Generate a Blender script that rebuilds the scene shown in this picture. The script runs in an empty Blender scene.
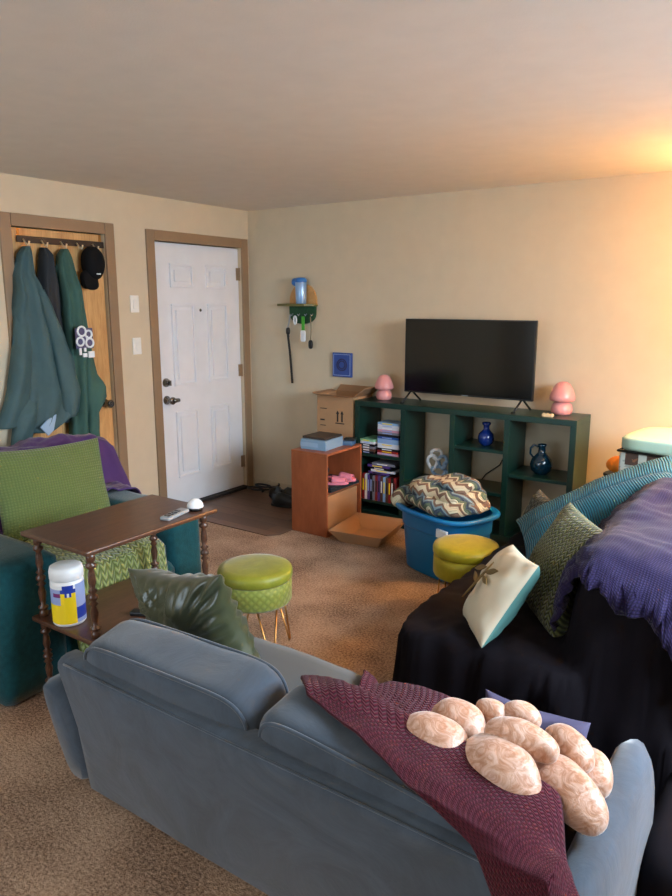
import bpy, bmesh, math, random
import numpy as np
from mathutils import Vector, Matrix, noise
from mathutils.bvhtree import BVHTree
random.seed(7)
PI = math.pi
SC = bpy.context.scene
C = SC.collection

# ---------------------------------------------------------------- camera, light, exposure
cam_d = bpy.data.cameras.new('camera'); cam = bpy.data.objects.new('camera', cam_d); C.objects.link(cam)
cam.location = (4.078, -4.625, 1.626)
cam.rotation_euler = (math.radians(90 - 11.78), 0, math.radians(34.54))
cam_d.sensor_fit = 'VERTICAL'; cam_d.sensor_height = 36; cam_d.sensor_width = 27
cam_d.lens = 701.5 * 36 / 896; cam_d.clip_start = .02
SC.camera = cam
SC.view_settings.view_transform = 'Standard'; SC.view_settings.look = 'None'
SC.view_settings.gamma = 1; SC.view_settings.use_curve_mapping = False
SC.view_settings.exposure = 0.42
SC.cycles.use_denoising = True
SC.cycles.max_bounces = 8; SC.cycles.diffuse_bounces = 5
w = bpy.data.worlds.new('world'); SC.world = w; w.use_nodes = True
w.node_tree.nodes['Background'].inputs[0].default_value = (.55, .72, 1, 1)
w.node_tree.nodes['Background'].inputs[1].default_value = .5

def area(name, loc, target, sx, sy, power, color):
    l = bpy.data.lights.new(name, 'AREA'); l.shape = 'RECTANGLE'; l.size = sx; l.size_y = sy
    l.energy = power; l.color = color
    o = bpy.data.objects.new(name, l); C.objects.link(o); o.location = loc
    o.rotation_euler = (Vector(target) - Vector(loc)).to_track_quat('-Z', 'Y').to_euler()
    return o
area('added_window_daylight', (1.6, -6.55, 1.3), (1.9, -3.0, .7), 2.2, 1.6, 40, (.72, .87, 1.0))  # fill daylight added through an unseen window behind the camera
area('side_window_daylight', (5.45, -2.15, 2.15), (2.6, -2.5, .9), 2.2, 1.5, 290, (.72, .86, 1.0))

# ---------------------------------------------------------------- helpers
def link(name, me, mat=None, parent=None, smooth=False):
    o = bpy.data.objects.new(name, me); C.objects.link(o)
    if mat is not None:
        for m in (mat if isinstance(mat, (list, tuple)) else [mat]): me.materials.append(m)
    if parent: o.parent = parent
    if smooth:
        for p in me.polygons: p.use_smooth = True
    return o
def tag(o, label, cat, group=None, kind=None):
    if label: o['label'] = label
    if cat: o['category'] = cat
    if group: o['group'] = group
    if kind: o['kind'] = kind
    return o
def thing(name, label, cat, loc=(0, 0, 0), rz=0, group=None):
    o = bpy.data.objects.new(name, None); C.objects.link(o); o.empty_display_size = .05
    o.location = loc; o.rotation_euler = (0, 0, rz)
    return tag(o, label, cat, group)
def struct(o): o['kind'] = 'structure'; return o
def fin(bm, name, mat, parent=None, smooth=False, bevel=0, seg=2, subsurf=0, autos=True):
    bmesh.ops.recalc_face_normals(bm, faces=bm.faces)
    me = bpy.data.meshes.new(name); bm.to_mesh(me); bm.free()
    o = link(name, me, mat, parent, smooth)
    if bevel:
        m = o.modifiers.new('b', 'BEVEL'); m.width = bevel; m.segments = seg; m.limit_method = 'ANGLE'
        m.angle_limit = math.radians(40)
    if subsurf:
        m = o.modifiers.new('s', 'SUBSURF'); m.levels = subsurf; m.render_levels = subsurf
    return o
def BM(): return bmesh.new()
def bx(bm, x0, x1, y0, y1, z0, z1, M=None, mi=0):
    vs = [bm.verts.new(v) for v in [(x0,y0,z0),(x1,y0,z0),(x1,y1,z0),(x0,y1,z0),(x0,y0,z1),(x1,y0,z1),(x1,y1,z1),(x0,y1,z1)]]
    if M is not None:
        for v in vs: v.co = M @ v.co
    for f in [(0,3,2,1),(4,5,6,7),(0,1,5,4),(1,2,6,5),(2,3,7,6),(3,0,4,7)]:
        bm.faces.new([vs[i] for i in f]).material_index = mi
def tube(bm, pts, r, n=10, closed=False, mi=0):
    pts = [Vector(p) for p in pts]; rings = []
    N = len(pts)
    rr = r if isinstance(r, (list, tuple)) else [r] * N
    ref = None
    for i, p in enumerate(pts):
        if closed: t = (pts[(i+1) % N] - pts[i-1])
        else: t = pts[min(i+1, N-1)] - pts[max(i-1, 0)]
        t.normalize()
        if ref is None or abs(ref.dot(t)) > .97:
            ref = Vector((0,0,1)) if abs(t.z) < .9 else Vector((1,0,0))
        a = (ref - t * ref.dot(t)).normalized(); b = t.cross(a); ref = a
        rings.append([bm.verts.new(p + (a*math.cos(2*PI*k/n) + b*math.sin(2*PI*k/n)) * rr[i]) for k in range(n)])
    for i in range(N if closed else N-1):
        A, B = rings[i], rings[(i+1) % N]
        for k in range(n):
            f = bm.faces.new([A[k], A[(k+1) % n], B[(k+1) % n], B[k]]); f.material_index = mi; f.smooth = True
    if not closed:
        for R_, s in ((rings[0], 1), (rings[-1], 1)):
            bm.faces.new(R_).material_index = mi
def lathe(bm, prof, n=32, cx=0, cy=0, mi=0, cap=True):
    rings = []
    for r, z in prof:
        rings.append([bm.verts.new((cx + r*math.cos(2*PI*k/n), cy + r*math.sin(2*PI*k/n), z)) for k in range(n)])
    for A, B in zip(rings, rings[1:]):
        for k in range(n):
            f = bm.faces.new([A[k], A[(k+1) % n], B[(k+1) % n], B[k]]); f.smooth = True; f.material_index = mi
    if cap:
        for R_ in (rings[0], rings[-1]):
            if len(R_) > 2: bm.faces.new(R_).material_index = mi
def extr(bm, poly, axis, a, b, mi=0):
    """extrude a 2D outline (list of pairs) along axis 0/1/2 from a to b"""
    def P(p, t):
        return (t, p[0], p[1]) if axis == 0 else (p[0], t, p[1]) if axis == 1 else (p[0], p[1], t)
    A = [bm.verts.new(P(p, a)) for p in poly]; B = [bm.verts.new(P(p, b)) for p in poly]
    n = len(poly)
    for i in range(n):
        bm.faces.new([A[i], A[(i+1) % n], B[(i+1) % n], B[i]]).material_index = mi
    bm.faces.new(A).material_index = mi; bm.faces.new(B).material_index = mi
def nz(p, s=1.0, off=0): return noise.noise(Vector((p[0]*s + off, p[1]*s - off*1.7, p[2]*s + off*.6)))
def superel(bm, hx, hy, hz, e=5, n=12, M=None, wob=0, wf=4, seed=0, e2=None):
    """soft cushion: cube surface mapped to a superellipsoid"""
    vs = {}
    def V(x, y, z):
        k = (round(x,5), round(y,5), round(z,5))
        if k not in vs:
            d = (abs(x)**e + abs(y)**e + abs(z)**e) ** (1/e)
            p = Vector((x/d*hx, y/d*hy, z/d*hz))
            if wob:
                q = Vector((noise.noise(Vector((p.x*wf+seed, p.y*wf, p.z*wf))), noise.noise(Vector((p.x*wf, p.y*wf+seed+9, p.z*wf))), noise.noise(Vector((p.x*wf+5, p.y*wf, p.z*wf+seed+3)))))
                p += q * wob
            if M is not None: p = M @ p
            vs[k] = bm.verts.new(p)
        return vs[k]
    t = [math.tan((-1 + 2*i/n) * PI/4) for i in range(n+1)]
    for a in range(3):
        for s in (-1, 1):
            for i in range(n):
                for j in range(n):
                    q = []
                    for (u, v) in ((t[i],t[j]),(t[i+1],t[j]),(t[i+1],t[j+1]),(t[i],t[j+1])):
                        c = [0,0,0]; c[a] = s; c[(a+1)%3] = u; c[(a+2)%3] = v
                        q.append(V(*c))
                    if s < 0: q.reverse()
                    bm.faces.new(q).smooth = True
def frame_mat(center, normal, up):
    n = Vector(normal).normalized(); u = Vector(up); u = (u - n*u.dot(n)).normalized(); r = u.cross(n)
    m = Matrix((r, u, n)).transposed().to_4x4(); m.translation = Vector(center); return m
def pillow(name, mats, parent, M, w, h, t, n=26, wr=.006, wf=9, seed=0, pinch=.10, pleat=0, bend=0, twoside=False):
    """square cushion, local x right, y up, z out of its front; UV in metres"""
    me = bpy.data.meshes.new(name); V, F, UV, MI = [], [], [], []
    def pt(u, v, s):
        k = 1 - pinch*(1-abs(v)**2)*1.0; l = 1 - pinch*(1-abs(u)**2)*1.0
        x = u*w/2*(k if abs(u) > 0 else 1); y = v*h/2*l
        b = max(0, (1-u*u)*(1-v*v)) ** .42
        z = s*b*t/2
        p = Vector((x, y, z))
        ed = max(abs(u), abs(v))
        q = noise.noise(Vector((x*wf+seed, y*wf, s*2.0+seed))) * wr * min(1, b*2)
        q += noise.noise(Vector((x*wf*2.3+seed, y*wf*2.3, s*2.0))) * wr*.4*min(1, b*2)
        p.z += q*2.2
        if pleat:
            a = math.atan2(v, u); p.z += s*pleat*math.sin(a*26+seed+3*noise.noise(Vector((u*2, v*2, seed))))*max(0, ed-.15)*min(1, b*1.5)
        p.z += bend*(u*u - .3)
        return p
    for s in (1, -1):
        base = len(V)
        for j in range(n+1):
            for i in range(n+1):
                u = math.sin((-1+2*i/n)*PI/2); v = math.sin((-1+2*j/n)*PI/2)
                V.append(M @ pt(u, v, s)); UV.append((u*w/2, v*h/2))
        for j in range(n):
            for i in range(n):
                a = base + j*(n+1)+i; q = [a, a+1, a+n+2, a+n+1]
                if s < 0: q.reverse()
                F.append(q); MI.append(0 if s > 0 or not twoside else 1)
    me.from_pydata([tuple(v) for v in V], [], F)
    uv = me.uv_layers.new(name='UVMap')
    for l in me.loops: uv.data[l.index].uv = UV[l.vertex_index]
    for p, mi in zip(me.polygons, MI): p.material_index = mi
    bm = bmesh.new(); bm.from_mesh(me); bmesh.ops.remove_doubles(bm, verts=bm.verts, dist=.0008); bm.to_mesh(me); bm.free()
    return link(name, me, mats, parent, True)

def interp(pl, t):
    t = max(0, min(.99999, t)) * (len(pl)-1); i = int(t); f = t - i
    return [a*(1-f) + b*f for a, b in zip(pl[i], pl[i+1])]
def support_bvh(objs):
    bpy.context.view_layer.update(); dg = bpy.context.evaluated_depsgraph_get(); vs, fs = [], []
    def rec(o):
        if o.type == 'MESH':
            ev = o.evaluated_get(dg); me = ev.to_mesh(); b = len(vs); M = o.matrix_world
            vs.extend([M @ v.co for v in me.vertices]); fs.extend([[b+i for i in p.vertices] for p in me.polygons]); ev.to_mesh_clear()
        for c in o.children: rec(c)
    for o in objs: rec(o)
    return BVHTree.FromPolygons(vs, fs)
def drape(name, mat, left, right, supports, nu=60, nv=60, slope=6, eps=.008, wr=.008, wf=7, floor=.012, seed=0, res=.012, soft=3, thick=.006, parent=None, fold=0, foldk=40, zmin=None):
    """cloth laid over objects: footprint between two edge polylines; height = slope-limited hull of what lies under it"""
    P = [[None]*(nu+1) for _ in range(nv+1)]
    for j in range(nv+1):
        a = interp(left, j/nv); b = interp(right, j/nv)
        for i in range(nu+1):
            f = i/nu; x = a[0]*(1-f)+b[0]*f; y = a[1]*(1-f)+b[1]*f
            ex = noise.noise(Vector((x*6+seed, y*6, 1.3)))*wr*1.5; ey = noise.noise(Vector((x*6, y*6+seed, 7.3)))*wr*1.5
            P[j][i] = (x+ex, y+ey)
    xs = [p[0] for r in P for p in r]; ys = [p[1] for r in P for p in r]
    pad = .16; x0, x1, y0, y1 = min(xs)-pad, max(xs)+pad, min(ys)-pad, max(ys)+pad
    nx = int((x1-x0)/res)+2; ny = int((y1-y0)/res)+2
    bvh = support_bvh(supports); H = np.full((ny, nx), floor)
    for j in range(ny):
        for i in range(nx):
            hit = bvh.ray_cast(Vector((x0+i*res, y0+j*res, 3)), Vector((0,0,-1)))
            if hit[0] is not None: H[j, i] = hit[0].z
    Q = np.pad(H, 1, mode='edge'); H = np.maximum.reduce([Q[1+a:ny+1+a, 1+b:nx+1+b] for a in (-1,0,1) for b in (-1,0,1)])
    Z = H.copy(); d1 = slope*res; d2 = d1*1.414
    for _ in range(200):
        Z0 = Z.copy()
        for (dy, dx, d) in ((0,1,d1),(0,-1,d1),(1,0,d1),(-1,0,d1),(1,1,d2),(1,-1,d2),(-1,1,d2),(-1,-1,d2)):
            S = np.full_like(Z, -9.0)
            S[max(0,dy):ny+min(0,dy), max(0,dx):nx+min(0,dx)] = Z[max(0,-dy):ny+min(0,-dy), max(0,-dx):nx+min(0,-dx)]
            Z = np.maximum(Z, S-d)
        if np.abs(Z-Z0).max() < 1e-5: break
    for _ in range(soft):
        Q = np.pad(Z, 1, mode='edge')
        Z = (Q[1:-1,1:-1]*2 + Q[:-2,1:-1] + Q[2:,1:-1] + Q[1:-1,:-2] + Q[1:-1,2:]) / 6
        Z = np.maximum(Z, H)
    V, F = [], []
    for j in range(nv+1):
        for i in range(nu+1):
            x, y = P[j][i]; fx = (x-x0)/res; fy = (y-y0)/res; a = int(fx); b = int(fy); u = fx-a; v = fy-b
            z = Z[b,a]*(1-u)*(1-v) + Z[b,a+1]*u*(1-v) + Z[b+1,a]*(1-u)*v + Z[b+1,a+1]*u*v
            n1 = noise.noise(Vector((x*wf+seed, y*wf, seed*.3))); n2 = noise.noise(Vector((x*wf*2.7, y*wf*2.7+seed, 2)))
            z += eps + max(0, (n1+.35)*wr*2 + n2*wr*.7)
            gx = (Z[b,min(a+1,nx-1)] - Z[b,max(a-1,0)])/(2*res); gy = (Z[min(b+1,ny-1),a] - Z[max(b-1,0),a])/(2*res)
            g = math.hypot(gx, gy); st = min(1, g/slope)
            if fold and g > 1:
                s = (x*gy/g - y*gx/g)
                m = fold*(1 + math.sin(s*foldk + 3*noise.noise(Vector((x*3, y*3, seed)))))*st
                x -= gx/g*m; y -= gy/g*m
            if zmin is not None and z < zmin: z = zmin
            V.append((x, y, z))
    for j in range(nv):
        for i in range(nu):
            a = j*(nu+1)+i; F.append((a, a+1, a+nu+2, a+nu+1))
    me = bpy.data.meshes.new(name); me.from_pydata(V, [], F)
    A = np.array(V).reshape(nv+1, nu+1, 3)
    dU = np.linalg.norm(np.diff(A, axis=1), axis=2).mean(0); dW = np.linalg.norm(np.diff(A, axis=0), axis=2).mean(1)
    U = np.tile(np.concatenate([[0], np.cumsum(dU)])[None, :], (nv+1, 1)); W = np.tile(np.concatenate([[0], np.cumsum(dW)])[:, None], (1, nu+1))
    uv = me.uv_layers.new(name='UVMap')
    for l in me.loops:
        k = l.vertex_index; uv.data[l.index].uv = (U[k//(nu+1), k%(nu+1)], W[k//(nu+1), k%(nu+1)])
    o = link(name, me, mat, parent, True)
    if thick:
        m = o.modifiers.new('t', 'SOLIDIFY'); m.thickness = thick; m.offset = 1
    return o

# ---------------------------------------------------------------- materials
def srgb(r, g, b):
    f = lambda c: (c/255/12.92) if c <= 10.3 else ((c/255+.055)/1.055)**2.4
    return (f(r), f(g), f(b), 1)
class NT:
    def __init__(s, name):
        s.m = bpy.data.materials.new(name); s.m.use_nodes = True; s.n = s.m.node_tree.nodes; s.l = s.m.node_tree.links
        s.b = s.n['Principled BSDF']
    def node(s, t, **k):
        n = s.n.new(t)
        for a, v in k.items(): setattr(n, a, v)
        return n
    def co(s, kind='Object', scale=None):
        tc = s.node('ShaderNodeTexCoord'); o = tc.outputs[kind]
        if scale is not None:
            mp = s.node('ShaderNodeMapping'); mp.inputs['Scale'].default_value = scale; s.l.new(o, mp.inputs[0]); o = mp.outputs[0]
        return o
    def math(s, op, a, b=None, c=None):
        n = s.node('ShaderNodeMath', operation=op)
        for i, v in enumerate((a, b, c)):
            if v is None: continue
            if isinstance(v, (int, float)): n.inputs[i].default_value = v
            else: s.l.new(v, n.inputs[i])
        return n.outputs[0]
    def noise(s, co, scale, detail=3, rough=.5, dist=0):
        n = s.node('ShaderNodeTexNoise'); n.inputs['Scale'].default_value = scale; n.inputs['Detail'].default_value = detail
        n.inputs['Roughness'].default_value = rough; n.inputs['Distortion'].default_value = dist; s.l.new(co, n.inputs['Vector']); return n.outputs[0]
    def ramp(s, fac, stops, const=False):
        n = s.node('ShaderNodeValToRGB'); r = n.color_ramp
        if const: r.interpolation = 'CONSTANT'
        while len(r.elements) < len(stops): r.elements.new(.5)
        for e, (p, c) in zip(r.elements, stops): e.position = p; e.color = c
        s.l.new(fac, n.inputs[0]); return n.outputs[0]
    def bump(s, h, strength, dist=.01, prev=None):
        n = s.node('ShaderNodeBump'); n.inputs['Strength'].default_value = strength; n.inputs['Distance'].default_value = dist
        s.l.new(h, n.inputs['Height'])
        if prev is not None: s.l.new(prev, n.inputs['Normal'])
        return n.outputs[0]
    def color(s, o): s.l.new(o, s.b.inputs['Base Color'])
    def normal(s, o): s.l.new(o, s.b.inputs['Normal'])
def mul(c, k): return (min(1,c[0]*k), min(1,c[1]*k), min(1,c[2]*k), 1)
def mat(name, c, rough=.6, metal=0, var=0, vs=8, bump=0, bs=60, bd=.004, sheen=0, spec=.5, stretch=None, coat=0, det=3):
    t = NT(name); b = t.b
    b.inputs['Base Color'].default_value = c; b.inputs['Roughness'].default_value = rough; b.inputs['Metallic'].default_value = metal
    b.inputs['Specular IOR Level'].default_value = spec
    if sheen: b.inputs['Sheen Weight'].default_value = sheen; b.inputs['Sheen Roughness'].default_value = .4
    if coat: b.inputs['Coat Weight'].default_value = coat; b.inputs['Coat Roughness'].default_value = .15
    co = t.co('Object', stretch or (1,1,1))
    v = t.noise(co, vs, det); vv = max(var, .03)
    t.color(t.ramp(v, [(.25, mul(c, 1-vv)), (.75, mul(c, 1+vv))]))
    if bump: t.normal(t.bump(t.noise(co, bs, 4), bump, bd))
    return t.m
def wood(name, c1, c2, rough=.4, scale=(1,1,1), ws=14, spec=.5, coat=0):
    t = NT(name); co = t.co('Object', scale)
    n = t.noise(co, 2.5, 5, .6, .6); wv = t.noise(co, ws, 6, .65, 1.2)
    f = t.math('MULTIPLY_ADD', n, .5, t.math('MULTIPLY', wv, .5))
    t.color(t.ramp(f, [(.36, c1), (.62, c2)])); t.b.inputs['Roughness'].default_value = rough
    t.b.inputs['Specular IOR Level'].default_value = spec
    if coat: t.b.inputs['Coat Weight'].default_value = coat; t.b.inputs['Coat Roughness'].default_value = .2
    t.normal(t.bump(wv, .08, .003)); return t.m
def knit(name, c, c2, su, sv, strength=.8, dist=.01, rough=.85, sheen=.3, mode='chev', kind='UV'):
    """chunky textile: v-shaped stitches or raised grid, from UV in metres"""
    t = NT(name); sp = t.node('ShaderNodeSeparateXYZ'); t.l.new(t.co(kind), sp.inputs[0]); u, v = sp.outputs[0], sp.outputs[1]
    if mode == 'chevT': u, v, mode = v, u, 'chev'
    fu = t.math('FRACT', t.math('MULTIPLY', u, su)); tri = t.math('ABSOLUTE', t.math('SUBTRACT', fu, .5))
    if mode == 'chev':
        s = t.math('SINE', t.math('MULTIPLY', t.math('MULTIPLY_ADD', tri, 1.6, t.math('MULTIPLY', v, sv)), 2*PI))
        h = t.math('MULTIPLY', t.math('MULTIPLY_ADD', s, .5, .5), t.math('SUBTRACT', 1.0, t.math('POWER', t.math('MULTIPLY', tri, 2.0), 4.0)))
    elif mode == 'grid':
        a = t.math('MULTIPLY_ADD', t.math('SINE', t.math('MULTIPLY', u, su*2*PI)), .5, .5)
        b = t.math('MULTIPLY_ADD', t.math('SINE', t.math('MULTIPLY', v, sv*2*PI)), .5, .5)
        h = t.math('POWER', t.math('MULTIPLY', a, b), .6)
    else:
        h = t.math('MULTIPLY_ADD', t.math('SINE', t.math('MULTIPLY', v, sv*2*PI)), .5, .5)
    nn = t.noise(t.co('Object'), 60, 3)
    hh = t.math('MULTIPLY_ADD', nn, .3, h)
    t.color(t.ramp(h, [(.1, c2), (.75, c)]))
    t.b.inputs['Roughness'].default_value = rough; t.b.inputs['Sheen Weight'].default_value = sheen; t.b.inputs['Specular IOR Level'].default_value = .25
    t.normal(t.bump(hh, strength, dist)); return t.m
def velvet(name, c, c2, scale=14, rough=.45, sheen=.6, dist=1.5):
    t = NT(name); co = t.co('Object'); n = t.noise(co, scale, 4, .6, dist)
    t.color(t.ramp(n, [(.38, c2), (.62, c)])); t.b.inputs['Roughness'].default_value = rough
    t.b.inputs['Sheen Weight'].default_value = sheen; t.b.inputs['Sheen Roughness'].default_value = .35
    t.normal(t.bump(n, .35, .006)); return t.m

m_wall = mat('wall_paint', srgb(208, 194, 168), .85, bump=.12, bs=220, bd=.002, spec=.2)
m_ceil = mat('ceiling_paint', srgb(222, 214, 204), .9, bump=.25, bs=160, bd=.003, spec=.1)
t = NT('carpet'); co = t.co('Object')
n1 = t.noise(co, 95, 3, .8); n2 = t.noise(co, 3.0, 3)
cmx = t.math('MULTIPLY_ADD', n2, .35, t.math('MULTIPLY', n1, .75))
t.color(t.ramp(cmx, [(.38, srgb(94, 75, 64)), (.5, srgb(154, 127, 107)), (.64, srgb(204, 176, 152))])); t.b.inputs['Roughness'].default_value = .95
t.b.inputs['Specular IOR Level'].default_value = .1; t.normal(t.bump(n1, .9, .012)); m_carpet = t.m
t = NT('vinyl_plank'); br = t.node('ShaderNodeTexBrick'); co = t.co('Object'); t.l.new(co, br.inputs['Vector'])
br.inputs['Scale'].default_value = 1; br.inputs['Brick Width'].default_value = .9; br.inputs['Row Height'].default_value = .13; br.inputs['Mortar Size'].default_value = .0025
br.inputs['Color1'].default_value = srgb(92, 66, 54); br.inputs['Color2'].default_value = srgb(116, 88, 72); br.inputs['Mortar'].default_value = srgb(55, 40, 34)
gr = t.noise(t.co('Object', (3, 30, 3)), 4, 5, .6); mxn = t.node('ShaderNodeMix', data_type='RGBA', blend_type='MULTIPLY'); mxn.inputs[0].default_value = .6
t.l.new(br.outputs[0], mxn.inputs[6]); t.l.new(t.ramp(gr, [(.3, (.6,.6,.6,1)), (.7, (1.2,1.2,1.2,1))]), mxn.inputs[7]); t.color(mxn.outputs[2])
t.b.inputs['Roughness'].default_value = .4; m_vinyl = t.m
m_trim = mat('taupe_trim', srgb(146, 120, 92), .5, var=.06)
m_base = mat('cream_baseboard', srgb(205, 190, 160), .5)
m_door = mat('white_door_paint', srgb(232, 234, 238), .4)
m_oak = wood('oak_veneer', srgb(186, 136, 80), srgb(222, 178, 118), .45, (6, 6, .6), 10)
m_nickel = mat('satin_nickel', srgb(150, 146, 142), .25, 1)
m_plate = mat('switch_plastic', srgb(240, 238, 230), .4)
m_black = mat('black_plastic', srgb(14, 14, 15), .35)
m_screen = mat('screen_glass', srgb(5, 5, 6), .12, spec=.5)
m_green = mat('bottle_green_paint', srgb(14, 48, 40), .35, var=.08)
m_greybl = mat('slate_velour', srgb(72, 84, 96), .8, var=.10, vs=5, bump=.15, bs=240, bd=.001, sheen=.35, spec=.25)
def velour(name, c):
    t = NT(name); co = t.co('Object'); a = t.noise(co, 5, 5, .65, 1.5); f_ = t.noise(co, 260, 2)
    t.color(t.ramp(a, [(.35, mul(c, .80)), (.5, c), (.66, mul(c, 1.22))])); t.b.inputs['Roughness'].default_value = .8
    t.b.inputs['Sheen Weight'].default_value = .35; t.b.inputs['Specular IOR Level'].default_value = .25
    t.normal(t.bump(f_, .15, .001, t.bump(a, .18, .015))); return t.m
m_greybl = velour('slate_velour_brushed', srgb(62, 74, 88))
m_greyseat = mat('grey_seat_velour', srgb(84, 86, 86), .8, var=.06, vs=5, bump=.15, bs=240, bd=.001, sheen=.3, spec=.25)
m_teal = mat('deep_teal_chenille', srgb(14, 66, 72), .85, var=.22, vs=45, bump=.5, bs=160, bd=.003, sheen=.3, spec=.2)
m_walnut = wood('dark_walnut', srgb(66, 40, 28), srgb(96, 62, 44), .32, (14, 2, 14), 8, coat=.2)
m_olivev = velvet('chartreuse_velvet', srgb(142, 142, 40), srgb(124, 126, 32), 10, .5, .3, .5)
m_stool = knit('quilted_chartreuse', srgb(134, 142, 60), srgb(118, 126, 50), 38, 38, .35, .005, .55, .3, 'grid')
m_yellowv = velvet('mustard_velvet', srgb(178, 160, 20), srgb(158, 142, 16), 10, .5, .25, .5)
m_gold = mat('brass_wire', srgb(190, 140, 80), .3, 1)
m_darkcover = mat('black_plum_cloth', srgb(14, 9, 17), .85, var=.2, vs=6, bump=.3, bs=300, bd=.001, spec=.2)
m_purple = knit('purple_knit', srgb(38, 28, 70), srgb(28, 20, 52), 110, 110, .5, .003, .9, .1, 'grid')
m_maroon = knit('maroon_chenille', srgb(88, 20, 42), srgb(60, 12, 28), 60, 84, .7, .005, .9, .08, 'chev')
m_greenp = knit('leaf_green_chenille', srgb(106, 122, 68), srgb(92, 108, 58), 70, 70, .6, .006, .85, .3, 'grid')
m_tealknit = knit('turquoise_chunky_knit', srgb(12, 124, 146), srgb(6, 74, 92), 5.5, 84, 1.0, .012, .8, .25, 'chevT')
m_oliveknit = knit('moss_chunky_knit', srgb(108, 112, 60), srgb(60, 62, 30), 36, 50, .9, .009, .85, .25, 'chev')
m_darkolive = knit('dark_olive_knit', srgb(64, 68, 48), srgb(24, 26, 16), 24, 30, 1.0, .012, .85, .2, 'chev')
m_satin = mat('olive_satin', srgb(58, 64, 40), .32, var=.2, vs=20, spec=.8, sheen=.3)
m_peach = velvet('peach_crushed_velvet', srgb(214, 180, 162), srgb(178, 128, 98), 28, .4, .7, 2.5)  # pale patches paint the crushed velvet sheen into the colour
m_teallight = mat('sea_green_linen', srgb(84, 138, 134), .85, bump=.2, bs=300, bd=.001)
m_white_linen = mat('cream_linen', srgb(212, 202, 178), .85, bump=.2, bs=300, bd=.001)
m_goldth = mat('bronze_thread', srgb(110, 86, 40), .6)
m_purplev = mat('plum_throw', srgb(70, 40, 98), .85, var=.2, vs=10, bump=.3, bs=120, bd=.003, sheen=.2)
m_blue = mat('blue_tub_plastic', srgb(8, 112, 172), .38)
m_cherry = wood('cherry_laminate', srgb(146, 80, 48), srgb(170, 98, 62), .4, (3, 3, .8), 6)
m_card = mat('cardboard', srgb(178, 138, 100), .85, var=.06)
m_cardin = mat('cardboard_inner', srgb(160, 122, 88), .85, var=.06)
m_mark = mat('printed_black_ink', srgb(40, 34, 32), .7)
m_pink = mat('pink_glazed_glass', srgb(222, 150, 148), .35, coat=.3)
m_pinkshoe = mat('pink_foam', srgb(226, 130, 150), .7)
m_white = mat('white_plastic', srgb(236, 238, 240), .4)
m_greyp = mat('grey_plastic', srgb(150, 156, 160), .4)
m_bluevase = mat('cobalt_glaze', srgb(20, 48, 120), .12, coat=.6)
m_tealvase = mat('dark_teal_glaze', srgb(10, 42, 58), .12, coat=.6)
m_mint = mat('mint_vinyl', srgb(176, 206, 186), .45)
m_orange = mat('orange_plush', srgb(240, 140, 40), .8, var=.1, bump=.3)
m_coat1 = mat('teal_grey_nylon', srgb(60, 88, 92), .7, var=.12, vs=6, bump=.2, bs=20, bd=.01)
m_coat2 = mat('charcoal_nylon', srgb(34, 40, 46), .75, var=.1, vs=6, bump=.2, bs=20, bd=.01)
m_coat3 = mat('forest_green_fleece', srgb(54, 90, 82), .85, var=.12, vs=8, bump=.2, bs=40, bd=.005)
m_lining = mat('pale_blue_lining', srgb(150, 178, 205), .7)
m_lav = mat('lavender_cotton', srgb(92, 86, 116), .85, var=.1)
m_yellow = mat('label_yellow', srgb(245, 215, 30), .45)
m_navy = mat('label_blue', srgb(30, 60, 165), .45)
m_lblblue = mat('label_pale_blue', srgb(150, 170, 220), .45)
m_lblpink = mat('label_pink', srgb(225, 170, 205), .45)

# ---------------------------------------------------------------- the room
RX, RY, H = 4.8, -6.4, 2.365
bm = BM(); bx(bm, 0, RX, RY, 0, -.06, 0); struct(fin(bm, 'floor', m_carpet))
bm = BM(); bx(bm, -.1, RX+.1, RY-.1, .1, H, H+.06); struct(fin(bm, 'ceiling', m_ceil))
bm = BM(); bx(bm, -.1, RX+.1, 0, .1, -.06, H); struct(fin(bm, 'wall_back', m_wall))
WA, WB, WZ0, WZ1 = -3.05, -1.15, .95, 2.12
bm = BM(); bx(bm, RX, RX+.1, WB, 0, -.06, H); bx(bm, RX, RX+.1, RY, WA, -.06, H); bx(bm, RX, RX+.1, WA, WB, -.06, WZ0); bx(bm, RX, RX+.1, WA, WB, WZ1, H)
struct(fin(bm, 'wall_right', m_wall))
bm = BM()
for a, b in ((WA,WA+.05),(-2.12,-2.08),(WB-.05,WB)): bx(bm, RX+.02, RX+.07, a, b, WZ0, WZ1)
for a, b in ((WZ0,WZ0+.05),(WZ1-.05,WZ1)): bx(bm, RX+.02, RX+.07, WA, WB, a, b)
struct(fin(bm, 'window_2', m_white))
# left wall with the two door openings
D1 = (-1.03, -.10, 2.06); D2 = (-2.13, -1.46, 2.07)
bm = BM()
bx(bm, -.1, 0, D1[1], .0, 0, H); bx(bm, -.1, 0, D1[0], D1[1], D1[2], H); bx(bm, -.1, 0, D2[1], D1[0], 0, H)
bx(bm, -.1, 0, D2[0], D2[1], D2[2], H); bx(bm, -.1, 0, RY, D2[0], 0, H)
struct(fin(bm, 'wall_left', m_wall))
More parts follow.
